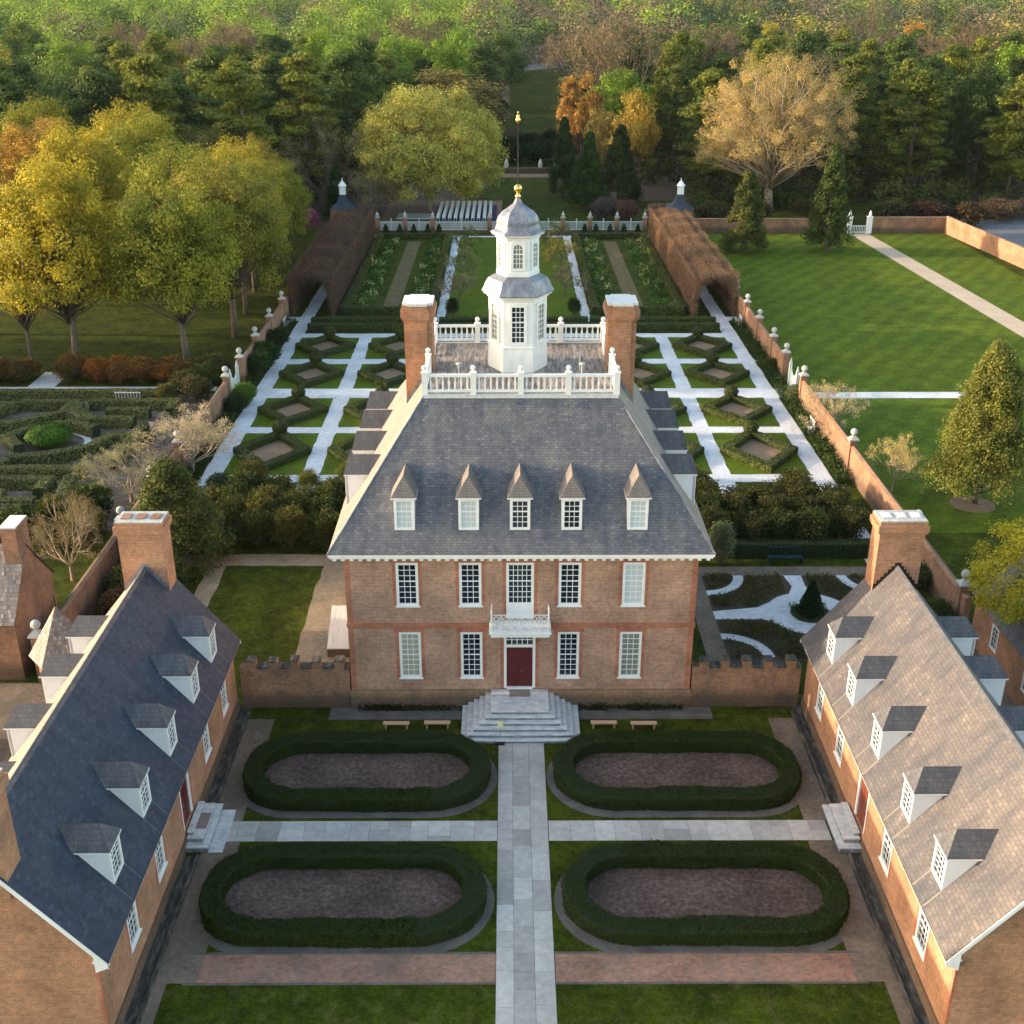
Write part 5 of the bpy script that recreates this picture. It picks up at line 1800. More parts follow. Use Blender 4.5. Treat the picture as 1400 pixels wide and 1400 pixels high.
gbench(-23.6, 70.6, math.pi / 2, 'white garden bench by the left walk near the arbour mouth')
gbench(23.6, 71.5, -math.pi / 2, 'white garden bench by the right walk near the arbour mouth')
gbench(16.4, 15.7, 0, 'dark teal wooden bench against the tall evergreen hedge', TEALW, 2.1)
gbench(-32.9, 45.9, 0, 'pale bench at the back of the maze garden', CAPST, 2.2)

# ================================================================== LEFT OUTBUILDINGS
kt = thing('kitchen_building', 'brick outbuilding with silvery shingle roof and gable chimney at the left edge', 'building', (0, 0, 0))
mb = MB()
KX = -25.3
p = [(KX, 2.6, 0), (KX, 7.9, 0), (KX, 7.9, 3.5), (KX, 5.3, 6.3), (KX, 2.6, 3.5)]
mb.quad(*p)
mb.quad(*[(-36, b, c) for a, b, c in p][::-1])
mb.quad((-36, 2.6, 0), (KX, 2.6, 0), (KX, 2.6, 3.5), (-36, 2.6, 3.5))
mb.quad((KX, 7.9, 0), (-36, 7.9, 0), (-36, 7.9, 3.5), (KX, 7.9, 3.5))
mb.build('wall', OLDB, kt)
mb = MB()
mb.quad((-36.2, 2.35, 3.3), (KX + 0.1, 2.35, 3.3), (KX + 0.1, 5.3, 6.42), (-36.2, 5.3, 6.42))
mb.quad((KX + 0.1, 8.15, 3.3), (-36.2, 8.15, 3.3), (-36.2, 5.3, 6.42), (KX + 0.1, 5.3, 6.42))
mb.build('roof', SHING, kt)
mb = MB()
mb.box(KX - 0.75, KX + 0.02, 4.55, 6.05, 4.0, 7.4)
mb.box(KX - 0.82, KX + 0.09, 4.48, 6.12, 7.4, 7.6)
ck = mb.build('chimney', OLDB, kt)
MB().box(KX - 0.78, KX + 0.05, 4.52, 6.08, 7.6, 7.66).build('chimney_cap', CAPST, ck)
wh = thing('well_house', 'small hexagonal brick well house with pointed shingle roof behind the left wing', 'building', (-22.2, 0.6, 0))
MB().lathe([(1.25, 0), (1.25, 2.9)], 6, ph=0.2).build('wall', OLDB, wh)
MB().lathe([(1.62, 2.82), (0.04, 5.35)], 6, ph=0.2, caps=False).build('roof', SHING, wh)
MB().lathe([(0.05, 5.3), (0.03, 6.0)], 5).build('finial', IRON, wh)
sh = thing('yard_shed', 'low yard shed with dark shingle roof at the lower left edge', 'shed', (-27.3, -3.6, 0))
MB().box(-2.2, 1.4, -1.1, 1.1, 0, 1.9).build('wall', BARK, sh)
mb = MB()
mb.quad((-2.5, -1.5, 1.85), (1.7, -1.5, 1.85), (1.7, 0, 2.95), (-2.5, 0, 2.95))
mb.quad((1.7, 1.5, 1.85), (-2.5, 1.5, 1.85), (-2.5, 0, 2.95), (1.7, 0, 2.95))
mb.build('roof', SHING, sh)
yf = thing('yard_fence', 'pale board fence in the kitchen yard behind the left wing', 'fence', (0, 0, 0))
for k in range(5):
    MB().box(-0.07, 0.07, -0.07, 0.07, 0, 1.5).build('post', CAPST, yf, loc=(-25.2, -6.2 - k * 2.2, 0))
MB().box(-25.27, -25.2, -15.1, -6.2, 1.1, 1.25).box(-25.27, -25.2, -15.1, -6.2, 0.5, 0.65).build('rail', CAPST, yf)
rect_union([(-40, -20.4, -24, 2.3)], 0.006, 'yard_ground', PAVEB2)
rect_union([(20.4, 40, -24, 6.5)], 0.006, 'yard_ground', PAVEB2)

# right outbuilding behind the wing
rb = thing('small_brick_house', 'small brick house with white dormer half hidden by the yellow tree at right', 'building', (0, 0, 0))
mb = MB()
x0, x1, y0, y1 = 24.4, 29.6, -3.5, 6.4
wall_open(mb, (x0, y0, 0), (0, 1, 0), (-1, 0, 0), y1 - y0, 2.9, [(6.7, 7.6, 1.0, 2.4), (2.6, 3.5, 1.0, 2.4)], 0.12)
mb.quad((x1, y0, 0), (x1, y1, 0), (x1, y1, 2.9), (x1, y0, 2.9))
for yy in (y0, y1):
    p = [(x0, yy, 0), (x1, yy, 0), (x1, yy, 2.9), ((x0 + x1) / 2, yy, 5.3), (x0, yy, 2.9)]
    mb.quad(*(p if yy == y0 else p[::-1]))
mb.build('wall', CHIMB, rb)
mb = MB()
xm = (x0 + x1) / 2
mb.quad((x0 - 0.25, y0 - .2, 2.8), (xm, y0 - .2, 5.42), (xm, y1 + .2, 5.42), (x0 - 0.25, y1 + .2, 2.8))
mb.quad((x1 + 0.25, y1 + .2, 2.8), (xm, y1 + .2, 5.42), (xm, y0 - .2, 5.42), (x1 + 0.25, y0 - .2, 2.8))
mb.build('roof', SL_DORM, rb)
dh = dormer_meshes(0.95, 1.1, 0.92, 0.08, 0.55, 0.05, SL_DORM, 2, 3, 'h')
put_dormer(rb, dh, (x0 + 0.35, 3.6, 3.4), -math.pi / 2)
window(rb, (x0 + 0.05, y0 + 7.15, 1.0), -math.pi / 2, 0.9, 1.4, 3, 4)
window(rb, (x0 + 0.05, y0 + 3.05, 1.0), -math.pi / 2, 0.9, 1.4, 3, 4)

# ================================================================== MAZE GARDEN (left)
ml = (0.15, 0.155, 0.055)
rect_union([(-60, -26.3, 20.5, 48.6)], 0.008, 'maze_ground', noise_mat('maze_gravel', [(0.3, (0.06, 0.052, 0.035)), (0.55, (0.10, 0.085, 0.07)), (0.7, (0.22, 0.205, 0.19))], 0.8, 6, 0.95))
def P2(*a):
    return list(a)
maze = [
    P2((-41.2, 44.4), (-36.7, 44.4), (-36.9, 41.7), (-40.0, 39.2), (-44, 38.8)),
    P2((-46, 43.8), (-41.8, 43.8), (-44.2, 39.9), (-48, 39.5)),
    P2((-35.6, 44.6), (-28.4, 44.6), (-28.4, 42.3)),
    P2((-35.9, 42.6), (-34.0, 40.2), (-30.6, 40.2)),
    P2((-36.2, 43.9), (-36.0, 41.4), (-33.8, 40.0)),
    P2((-42.3, 36.2), (-41.6, 33.8), (-39.4, 32.0), (-41.0, 30.0), (-45, 30.0)),
    P2((-37.6, 31.9), (-34.6, 32.3), (-32.2, 34.0), (-31.2, 36.4), (-28.2, 36.4)),
    P2((-37.2, 31.2), (-38.4, 29.6), (-31.0, 29.6)),
    P2((-37.2, 27.6), (-33.0, 27.6), (-33.0, 25.6)),
    P2((-35.6, 25.6), (-35.2, 23.8), (-32.6, 23.8)),
    P2((-31.6, 28.2), (-31.0, 24.6), (-30.6, 21.8)),
    P2((-45, 27.6), (-39.4, 27.6), (-38.0, 25.4), (-38.0, 22.2)),
    P2((-45, 25.2), (-40.4, 25.2), (-40.4, 22.0)),
    P2((-36.5, 21.4), (-28.5, 21.4)),
    P2((-51, 47.2), (-30, 47.2)),
    P2((-58, 36), (-50, 36), (-47, 38)),
    P2((-58, 32), (-50, 32), (-47, 30)),
    P2((-29.5, 39), (-29.5, 31)),
    P2((-37.5, 34.0), (-39.2, 36.2), (-37.8, 38.6), (-35.2, 39.4), (-33.0, 38.0)),
    P2((-45, 34.2), (-44, 32.0), (-41.8, 31.4)),
    P2((-36, 24.0), (-36, 22.6), (-33, 22.6)),
    P2((-46, 41.6), (-48.6, 43.4), (-52, 43.4)),
    P2((-33.6, 42.4), (-30.0, 42.4)),
]
wordn = ['far arc hedge above the mound', 'leftmost angled hedge', 'far right straight hedge', 'short hedge right of the gap', 'bent hedge at the path gap', 'left curl hedge', 'curved hedge in front of the mound', 'straight hedge below the curve', 'near hedge with short arm', 'small near hook hedge', 'near slanting hedge', 'near left bent hedge', 'innermost near left hedge', 'nearest straight hedge', 'back boundary hedge', 'upper hedge at the left edge', 'lower hedge at the left edge', 'hedge along the right side', 'inner arc hedge behind the mound', 'small angled hedge left of the mound', 'tiny corner hedge at the near edge', 'angled hedge at the upper left', 'short bar hedge at the upper right']
for k, (pl, lb) in enumerate(zip(maze, wordn)):
    ms = hedge_meshes(pl, 0.80, 0.85, False, 170, 0.07, 0.35, 80 + k, 0.06, 0.02)
    put_hedge(ms, (0, 0, 0), 0, lb + ' of the maze garden', 'clipped hedges of the maze garden', ml)
rect_union([(-60, -26.3, 49.4, 50.6), (-43.2, -40.8, 50.6, 55.0)], 0.014, 'white_walk', SHELL)
o = ringpoly(-36.0, 36.2, 2.5, 3.0, 0, 2 * math.pi, 30).build('white_walk', SHELL, loc=(0, 0, 0.02)); kind(o, 'structure')

# ================================================================== TREES
def clumps(r, R3, n, low=-0.5, shell=0.62, r0=0.0):
    """n clump centres in an ellipsoid R3, biased outward"""
    out = []
    while len(out) < n:
        d = r.normal(size=3)
        d /= np.linalg.norm(d)
        if d[2] < low:
            continue
        q = shell + (1 - shell) * r.random() ** 0.7
        if r.random() < 0.18:
            q = r.uniform(0.25, shell)
        out.append(d * q * R3)
    return np.array(out)


def limb_mesh(mb, p0, p1, r0, r1, r, n=4, bend=0.12, segs=4):
    p0, p1 = np.array(p0, float), np.array(p1, float)
    L = np.linalg.norm(p1 - p0)
    off = r.normal(size=3) * L * bend
    off[2] = abs(off[2]) * 0.4
    pts, rad = [], []
    for k in range(segs + 1):
        t = k / segs
        pts.append(p0 + (p1 - p0) * t + off * math.sin(math.pi * t))
        rad.append(r0 * (1 - t) + r1 * t)
    mb.tube(pts, rad, n)
    return pts


def round_tree(seed, H=16.0, W_=12.0, base=0.16, leaf=0.27, n_cl=70, per=95, cr=1.25, bark=BARK, twig=0.0, tz=0.72, shell=0.62, fmin=0.30, lr=0.30, tk=0.0135, low=-0.5):
    """broad crown: trunk forks into limbs reaching leaf clumps"""
    r = np.random.default_rng(seed)
    mb = MB()
    th = H * base * 1.25
    cz = H * (base + (1 - base) * 0.48)
    R3 = np.array([W_ / 2, W_ / 2, H * (1 - base) * 0.52])
    C = clumps(r, R3 - np.array([cr, cr, cr]) * 0.6, n_cl, shell=shell, low=low)
    lump = 1 + 0.18 * np.array([noise.noise(Vector((float(c[0]) * .5, float(c[1]) * .5, float(c[2]) * .5 + seed))) for c in C])
    C = C * lump[:, None] + np.array([0, 0, cz])
    top = np.array([0, 0, H * tz])
    tr = H * tk
    pts = limb_mesh(mb, (0, 0, -0.3), top, tr * 1.5, tr * 0.35, r, 7, 0.025, 6)
    for i in range(0, n_cl, 2):
        c = C[i]
        f = min(0.85, max(fmin + 0.12 * r.random(), (c[2] - th) / H * 0.8))
        s = np.array(pts[0]) + (np.array(pts[-1]) - np.array(pts[0])) * max(f, fmin * 0.9)
        limb_mesh(mb, s, c, tr * lr, 0.025, r, 4, 0.10, 3)
    k = np.repeat(np.arange(n_cl), per)
    n = len(k)
    d = r.normal(size=(n, 3)); d /= np.linalg.norm(d, axis=1, keepdims=True)
    rad = cr * (r.uniform(0.6, 1.5, n_cl))[k] * (0.35 + 0.75 * r.random(n) ** 0.6)
    rad = rad * (1 + 0.35 * np.abs(r.normal(size=n)) * (r.random(n) < 0.35))
    P = C[k] + d * rad[:, None] * np.array([1, 1, 0.85])
    P[:, 2] = np.maximum(P[:, 2], H * base * 0.7)
    cv = 0.5 + 0.22 * r.normal(size=n_cl)
    Nn = d * 0.45 + (P - np.array([0, 0, cz])) / R3 * 0.55
    var = cv[k] + 0.12 * r.normal(size=n)
    trunk = mb.mesh('trunk', bark, True, False)
    crown = cards('crown', P, leaf, LEAF, var, Nn, 0.7, seed)
    return trunk, crown


def pine_tree(seed, H=22.0, W_=9.5, base=0.20, leaf=0.26, n_cl=70, per=170):
    r = np.random.default_rng(seed)
    mb = MB()
    top = (r.normal() * 0.6, r.normal() * 0.6, H * 0.97)
    pts = limb_mesh(mb, (0, 0, -0.3), top, 0.34, 0.06, r, 7, 0.012, 6)
    C, S = [], []
    for i in range(n_cl):
        t = base + (1 - base) * (i + r.random()) / n_cl
        prof = (1 - ((t - base) / (1 - base)) ** 1.6) * 0.85 + 0.22
        if t < base + 0.12:
            prof *= 0.6 + 0.4 * (t - base) / 0.12
        a = r.uniform(0, 2 * math.pi)
        q = W_ / 2 * prof * r.uniform(0.35, 1.0)
        c = np.array([q * math.cos(a), q * math.sin(a), t * H + q * 0.12])
        C.append(c)
        S.append(r.uniform(0.8, 1.4))
        s = np.array([0, 0, t * H - q * 0.25])
        limb_mesh(mb, s, c, 0.09, 0.03, r, 3, 0.06, 2)
    C, S = np.array(C), np.array(S)
    k = np.repeat(np.arange(n_cl), per)
    n = len(k)
    d = r.normal(size=(n, 3)); d /= np.linalg.norm(d, axis=1, keepdims=True)
    P = C[k] + d * (S[k] * (0.35 + 0.75 * r.random(n) ** 0.5))[:, None] * np.array([1.25, 1.25, 0.55])
    var = (0.5 + 0.25 * r.normal(size=n_cl))[k] + 0.12 * r.normal(size=n)
    return mb.mesh('trunk', BARK, True, False), cards('crown', P, leaf, LEAF, var, d * 0.8, 0.45, seed)


def cone_tree(seed, H=11.0, W_=6.0, leaf=0.24, n_cl=90, per=90, base=0.08, power=0.85):
    r = np.random.default_rng(seed)
    mb = MB()
    limb_mesh(mb, (0, 0, -0.2), (0, 0, H * 0.95), 0.24, 0.04, r, 7, 0.01, 5)
    t = base + (0.98 - base) * r.random(n_cl) ** 0.9
    q = W_ / 2 * ((1 - t) / (1 - base)) ** power * r.uniform(0.5, 1.0, n_cl)
    a = r.random(n_cl) * 2 * math.pi
    C = np.stack([q * np.cos(a), q * np.sin(a), t * H], 1)
    for i in range(0, n_cl, 3):
        limb_mesh(mb, (0, 0, max(0.3, C[i, 2] - q[i] * 0.4)), C[i], 0.07, 0.02, r, 3, 0.05, 2)
    k = np.repeat(np.arange(n_cl), per)
    n = len(k)
    S = (W_ * 0.13) * (0.5 + 0.7 * (1 - t)) * r.uniform(0.7, 1.3, n_cl)
    d = r.normal(size=(n, 3)); d /= np.linalg.norm(d, axis=1, keepdims=True)
    P = C[k] + d * (S[k] * (0.3 + 0.8 * r.random(n)))[:, None]
    P[:, 2] = np.maximum(P[:, 2], 0.35)
    var = (0.5 + 0.25 * r.normal(size=n_cl))[k] + 0.12 * r.normal(size=n)
    return mb.mesh('trunk', BARK, True, False), cards('crown', P, leaf, LEAF, var, d * 0.7, 0.6, seed)


def bare_tree(seed, H=22.0, W_=24.0, base=0.12, bark=PALEBARK, levels=4, twigleaf=9000, leaf=0.16, fork=5, spread=0.75):
    """spreading crown of fine twigs, only just budding"""
    r = np.random.default_rng(seed)
    mb = MB()
    R3 = np.array([W_ / 2, W_ / 2, H * (1 - base) / 2 * 1.05])
    cen = np.array([0, 0, H * base + R3[2]])
    fork_p = np.array([0, 0, H * base * 1.1])
    mb.tube([(0, 0, -0.3), (0.05, 0, H * base * 0.5), tuple(fork_p)], [H * 0.03, H * 0.024, H * 0.021], 8)
    tips = []
    def grow(p, d, L, rad, lv):
        d = d / np.linalg.norm(d)
        e = p + d * L
        m = p + d * L * 0.5 + r.normal(size=3) * L * 0.05
        mb.tube([p, m, e], [rad, rad * 0.8, rad * 0.6], 5 if lv < 2 else 3)
        if lv >= levels:
            tips.append((m, e))
            return
        nb_ = fork if lv == 0 else 3
        for k in range(nb_ + (1 if r.random() < 0.4 else 0)):
            nd = d + r.normal(size=3) * spread * (0.62 if lv else 0.8)
            nd[2] += 0.12
            grow(e if r.random() < 0.75 else m, nd, L * r.uniform(0.62, 0.82), rad * 0.56, lv + 1)
    L0 = H * 0.29
    for k in range(7):
        a = 2 * math.pi * (k + r.random() * 0.5) / 7
        el = r.uniform(0.35, 1.1)
        d = np.array([math.cos(a) * math.cos(el) * W_ / H, math.sin(a) * math.cos(el) * W_ / H, math.sin(el)])
        grow(fork_p, d, L0, H * 0.0105, 1)
    grow(fork_p, np.array([0.05, 0, 1.0]), L0 * 1.1, H * 0.012, 1)
    T = np.array([b for a, b in tips])
    # pull the tips' cloud to the wanted outline for the bud haze
    k = r.integers(0, len(T), twigleaf)
    P = T[k] + r.normal(size=(twigleaf, 3)) * H * 0.024
    var = (0.5 + 0.25 * r.normal(size=len(T)))[k]
    return mb.mesh('trunk', bark, False, False), cards('crown', P, leaf, LEAF, var, None, 0.28, seed)


def shrub_mesh(seed, H=2.4, W_=2.6, leaf=0.1, n_cl=26, per=90):
    r = np.random.default_rng(seed)
    C = clumps(r, np.array([W_ / 2, W_ / 2, H / 2]) * 0.72, n_cl, low=-0.7) + np.array([0, 0, H / 2])
    k = np.repeat(np.arange(n_cl), per)
    n = len(k)
    d = r.normal(size=(n, 3)); d /= np.linalg.norm(d, axis=1, keepdims=True)
    P = C[k] + d * (W_ * 0.2 * (0.4 + 0.7 * r.random(n)))[:, None]
    P[:, 2] = np.maximum(P[:, 2], 0.03)
    var = (0.5 + 0.3 * r.normal(size=n_cl))[k] + 0.1 * r.normal(size=n)
    mb = MB()
    for i in range(0, n_cl, 3):
        limb_mesh(mb, (0, 0, 0), C[i], 0.04, 0.015, r, 3, 0.1, 2)
    return mb.mesh('stem', BARK, False, False), cards('foliage', P, leaf, LEAF, var, None, 0.65, seed)


# colours of foliage
YEL = (0.34, 0.29, 0.030)
YGR = (0.22, 0.23, 0.032)
GRN = (0.085, 0.13, 0.025)
BRG = (0.17, 0.26, 0.028)
PIN = (0.062, 0.100, 0.028)
PIY = (0.125, 0.150, 0.028)
OLI = (0.14, 0.135, 0.045)
TWG = (0.13, 0.10, 0.066)
ORG = (0.36, 0.20, 0.055)
BRW = (0.20, 0.105, 0.07)

RT = [round_tree(100 + i, 18, 12.5, 0.14, 0.115, 260, 190, 0.95, shell=0.5) for i in range(3)]
RT2 = [round_tree(110 + i, 18, 13, 0.12, 0.22, 85, 130, 1.3) for i in range(2)]


def tree(kindname, ms, x, y, h, w, nomH, nomW, color, label, group=None, rz=None, cat='tree', z=None):
    t = thing(kindname, label, cat, (x, y, gz(x, y) if z is None else z), random.uniform(0, 6.28) if rz is None else rz, group)
    s = (w / nomW, w / nomW, h / nomH)
    link('trunk', ms[0], t, scale=s)
    link('crown', ms[1], t, scale=s, color=color)
    return t


random.seed(21)
G1 = 'golden green maples on the left lawn'
tree('maple_tree', RT[0], -41.1, 57.0, 19.0, 12.5, 18, 12.5, YEL, 'golden maple with a clear trunk, second from the left in the front lawn row', G1)
tree('maple_tree', RT[1], -30.7, 57.5, 17.3, 12.0, 18, 12.5, YGR, 'dense olive green maple standing nearest the left garden wall', G1)
tree('maple_tree', RT[2], -45.4, 57.8, 14.5, 7.5, 18, 12.5, YEL, 'slender golden maple at the far left edge, leaning in front of a larger one', G1)
tree('maple_tree', RT[1], -28.2, 66.5, 18.5, 12.5, 18, 12.5, (0.19, 0.18, 0.03), 'broad yellow green maple behind the nearest one by the garden wall', G1)
GP = [(-54, 68, 16, 12, YEL), (-38, 84, 17.5, 12.5, YGR), (-50, 90, 18.5, 13, YEL), (-60, 80, 17, 12, (0.33, 0.25, 0.035)), (-32, 92, 17, 11, YEL), (-46, 103, 18.5, 12.5, YGR),
      (-60, 104, 18, 12.5, (0.34, 0.22, 0.05)), (-34, 113, 15, 9, (0.29, 0.23, 0.04)), (-70, 95, 18, 13, YEL), (-75, 112, 18, 13, YGR), (-53, 117, 19, 13, YEL), (-66, 122, 19, 13, YGR), (-42, 118, 15, 10, OLI), (-29, 76, 16, 10.5, YGR), (-30, 86, 15.5, 10, (0.24, 0.22, 0.035)), (-29.5, 100, 13.5, 9, YGR)]
for i, (x, y, h, w, c_) in enumerate(GP):
    tree('maple_tree', RT[i % 3], x, y, h, w, 18, 12.5, c_, '%s tall yellow green maple of the left grove counted from the front' % ordn[i], 'maples of the left grove')
WIL = round_tree(140, 18, 23, 0.03, 0.14, 460, 230, 1.2, PALEBARK, shell=0.6, low=-0.75)
tree('willow_tree', WIL, -12.8, 139.0, 19.3, 24.5, 18, 23, (0.38, 0.36, 0.085), 'huge round pale yellow green tree behind the white chairs', rz=0.5)
BR = round_tree(150, 22, 25, 0.10, 0.085, 520, 190, 0.95, PALEBARK, shell=0.4, fmin=0.12, lr=0.42, tk=0.022)
tree('bare_beech', BR, 41.2, 141, 24.0, 25.5, 22, 25, (0.38, 0.29, 0.13), 'great spreading tree with bare tan limbs and thin golden buds', rz=1.2)
BB = bare_tree(151, 16, 11, 0.14, BARK, 4, 5500, 0.20, 4, 0.55)
MG = [cone_tree(160 + i, 11, 6.2, 0.15, 150, 170) for i in range(2)]
tree('magnolia_tree', MG[0], 31.0, 108.3, 10.6, 6.8, 11, 6.2, (0.085, 0.10, 0.028), 'left conical magnolia at the back of the right lawn')
tree('magnolia_tree', MG[1], 42.0, 108.1, 14.0, 6.2, 11, 6.2, (0.065, 0.095, 0.025), 'taller dark conical magnolia at the back of the right lawn')
HL = cone_tree(170, 11.5, 7.6, 0.085, 330, 240, 0.14, 0.62)
tree('holly_tree', HL, 31.4, 24.6, 11.3, 6.6, 11.5, 7.4, (0.15, 0.165, 0.04), 'large ragged olive green tree standing alone on the right lawn')
kind(MB().lathe([(1.5, 0.0), (1.3, 0.03), (0.2, 0.05)], 16, (31.2, 24.6, 0.006)).build('mulch_ring', SOIL), 'structure')
YT = round_tree(171, 9, 8.5, 0.2, 0.06, 150, 240, 0.5, PALEBARK)
tree('maple_tree', YT, 26.2, 2.2, 9.2, 8.2, 9, 8.5, (0.38, 0.34, 0.03), 'bright yellow flowering tree behind the right wing, cut by the right edge')
BL = bare_tree(180, 6.5, 6.5, 0.15, PALEBARK, 4, 6500, 0.085, 4, 0.7)
tree('blossom_tree', BL, -23.4, 30.0, 5.6, 6.2, 6.5, 6.5, (0.40, 0.34, 0.24), 'pale blossoming crab apple leaning over the left garden wall')
tree('blossom_tree', BL, -26.5, 25.2, 4.2, 5.4, 6.5, 6.5, (0.26, 0.25, 0.15), 'grey green blossoming crab apple inside the maze garden corner')
tree('blossom_tree', BL, 24.8, 38.0, 4.5, 4.6, 6.5, 6.5, (0.40, 0.34, 0.22), 'pale blossoming crab apple over the right garden wall')
tree('blossom_tree', BL, 26.4, 27.0, 4.6, 3.2, 6.5, 6.5, (0.42, 0.36, 0.16), 'little golden blossom tree with a bare pale limb beyond the right wall')
MGL = cone_tree(172, 7.5, 6.5, 0.10, 170, 170, 0.05, 0.55)
tree('magnolia_tree', MGL, -20.8, 15.6, 6.7, 6.6, 7.5, 6.5, (0.085, 0.105, 0.03), 'dark glossy magnolia rising behind the left wing chimney')
tree('hornbeam_tree', BL, -26.6, 13.6, 5.6, 4.5, 6.5, 6.5, (0.17, 0.14, 0.08), 'bare brownish tree beside the outbuilding chimney at the left')
SM = shrub_mesh(190, 2.4, 2.6, 0.065, 40, 130)
SM2 = shrub_mesh(191, 2.4, 2.6, 0.085, 42, 130)


def shrub(ms, x, y, h, w, color, label, group=None, nm='shrub'):
    o = thing(nm, label, 'shrub', (x, y, 0), random.uniform(0, 6.28), group)
    s = (w / 2.6, w / 2.6, h / 2.4)
    link('stem', ms[0], o, scale=s)
    link('foliage', ms[1], o, scale=s, color=color)
    return o
shrub(SM, 12.4, 15.6, 3.0, 1.9, (0.13, 0.15, 0.09), 'small pale grey green shrub at the rear right corner of the palace')
# the big evergreen banks behind the palace
random.seed(8)
for s in (-1, 1):
    k = 0
    for j, y in enumerate((18.2, 20.4, 22.6, 24.6)):
        for x in np.arange(10.2, 21.2 if j < 3 else 20.4, 2.1):
            xx = s * (x + random.uniform(-0.3, 0.3))
            if j == 3 and abs(abs(xx) - 15) < 1.4:
                continue
            cc = random.choice([(0.045, 0.06, 0.02), (0.06, 0.065, 0.022), (0.05, 0.055, 0.02)]) if s > 0 else random.choice([(0.045, 0.06, 0.018), (0.09, 0.09, 0.025), (0.06, 0.07, 0.02)])
            k += 1
            shrub(SM, xx, y + random.uniform(-0.3, 0.3), 2.5 + random.uniform(-0.3, 0.35), 2.9, cc, '%s shrub of the dark evergreen bank behind the palace, %s side' % (ordn[k - 1], 'left' if s < 0 else 'right'), 'evergreen bank behind the palace')
for x, y, h, c_, lb in ((-14.6, 27.2, 1.6, (0.13, 0.14, 0.03), 'yellow green loose shrub beside the left inner walk'), (-18.6, 28.0, 2.0, (0.12, 0.11, 0.03), 'golden brown loose shrub in front of the nearest left diamond hedge'), (-11.8, 28.2, 1.8, (0.17, 0.17, 0.03), 'bright yellow green shrub near the palace left rear corner'), (12.2, 28.5, 1.6, (0.12, 0.12, 0.03), 'yellow green shrub near the palace right rear corner'), (19.6, 28.2, 1.2, (0.10, 0.12, 0.03), 'thin yellow shrub by the nearest right diamond hedge')):
    shrub(SM, x, y, h, h * 1.2, c_, lb)
hv = hedge_meshes([(0, 0), (9.2, 0)], 0.8, 1.0, False, 240, 0.055, 0.35, 16, 0.05, 0.02)
put_hedge(hv, (9.4 + 3.4, 16.7, 0), 0, 'clipped dark hedge in front of the right evergreen bank', None, (0.028, 0.045, 0.014))
# maze mound and shrub row
MO = (ball_core(1.6, 0.5), leaf_ball(6000, 1.7, 0.085, 33, sq=0.5))
c = link('shrub', MO[0], None, (-36.0, 36.2, 0)); tag(c, 'bright green rounded mound shrub in the middle of the maze garden', 'shrub')
link('leaves', MO[1], c, color=(0.05, 0.11, 0.014))
random.seed(12)
k = 0
for j, y in enumerate((51.8, 53.2)):
    for x in np.arange(-62, -26.0, 2.2):
        if -43.6 < x < -40.4:
            continue
        k += 1
        c_ = random.choice([(0.24, 0.10, 0.03), (0.17, 0.09, 0.03), (0.11, 0.08, 0.03)]) if x < -31 else random.choice([(0.085, 0.085, 0.03), (0.12, 0.075, 0.03)])
        shrub(SM2, x + random.uniform(-.4, .4), y + random.uniform(-.3, .3), 2.1 + random.uniform(-.3, .4), 2.7, c_, '%s rusty shrub from the left in the %s row behind the maze garden' % (ordn[k - 1 if j == 0 else k - 16], 'front' if j == 0 else 'back'), 'rusty shrubs behind the maze garden')
for i, (x, y, h, c_) in enumerate(((-27.4, 50.5, 2.4, (0.07, 0.09, 0.025)), (-28.8, 48.9, 2.2, (0.08, 0.08, 0.03)), (-27.2, 46.6, 2.4, (0.075, 0.07, 0.03)), (-29.6, 46.4, 1.8, (0.10, 0.10, 0.03)), (-23.0, 46.0, 1.9, (0.10, 0.17, 0.025)), (-23.2, 53.8, 2.4, (0.035, 0.065, 0.02)), (-23.2, 56.4, 2.6, (0.03, 0.06, 0.02)), (-23.1, 43.4, 1.8, (0.03, 0.055, 0.02)), (-23.2, 62.6, 2.2, (0.03, 0.05, 0.02)),
                                   (-28.2, 22.6, 2.6, (0.05, 0.07, 0.02)), (-29.6, 20.0, 2.8, (0.055, 0.065, 0.02)), (-27.4, 18.6, 2.6, (0.10, 0.10, 0.03)), (-32, 18.8, 2.4, (0.05, 0.07, 0.02)), (-35, 19, 2.2, (0.05, 0.07, 0.02)), (23.6, 55.0, 1.4, (0.06, 0.085, 0.02)), (23.5, 12.5, 1.6, (0.075, 0.10, 0.04)), (22.9, 7.6, 1.8, (0.06, 0.08, 0.03)), (-22.3, 8.6, 2.0, (0.10, 0.06, 0.03)), (-22.6, 11.2, 2.2, (0.06, 0.07, 0.025)))):
    side = 'left' if x < 0 else 'right'
    shrub(SM2, x, y, h, h * 1.15, c_, '%s loose shrub along the %s garden wall' % (ordn[i], side), 'loose shrubs along the garden walls')
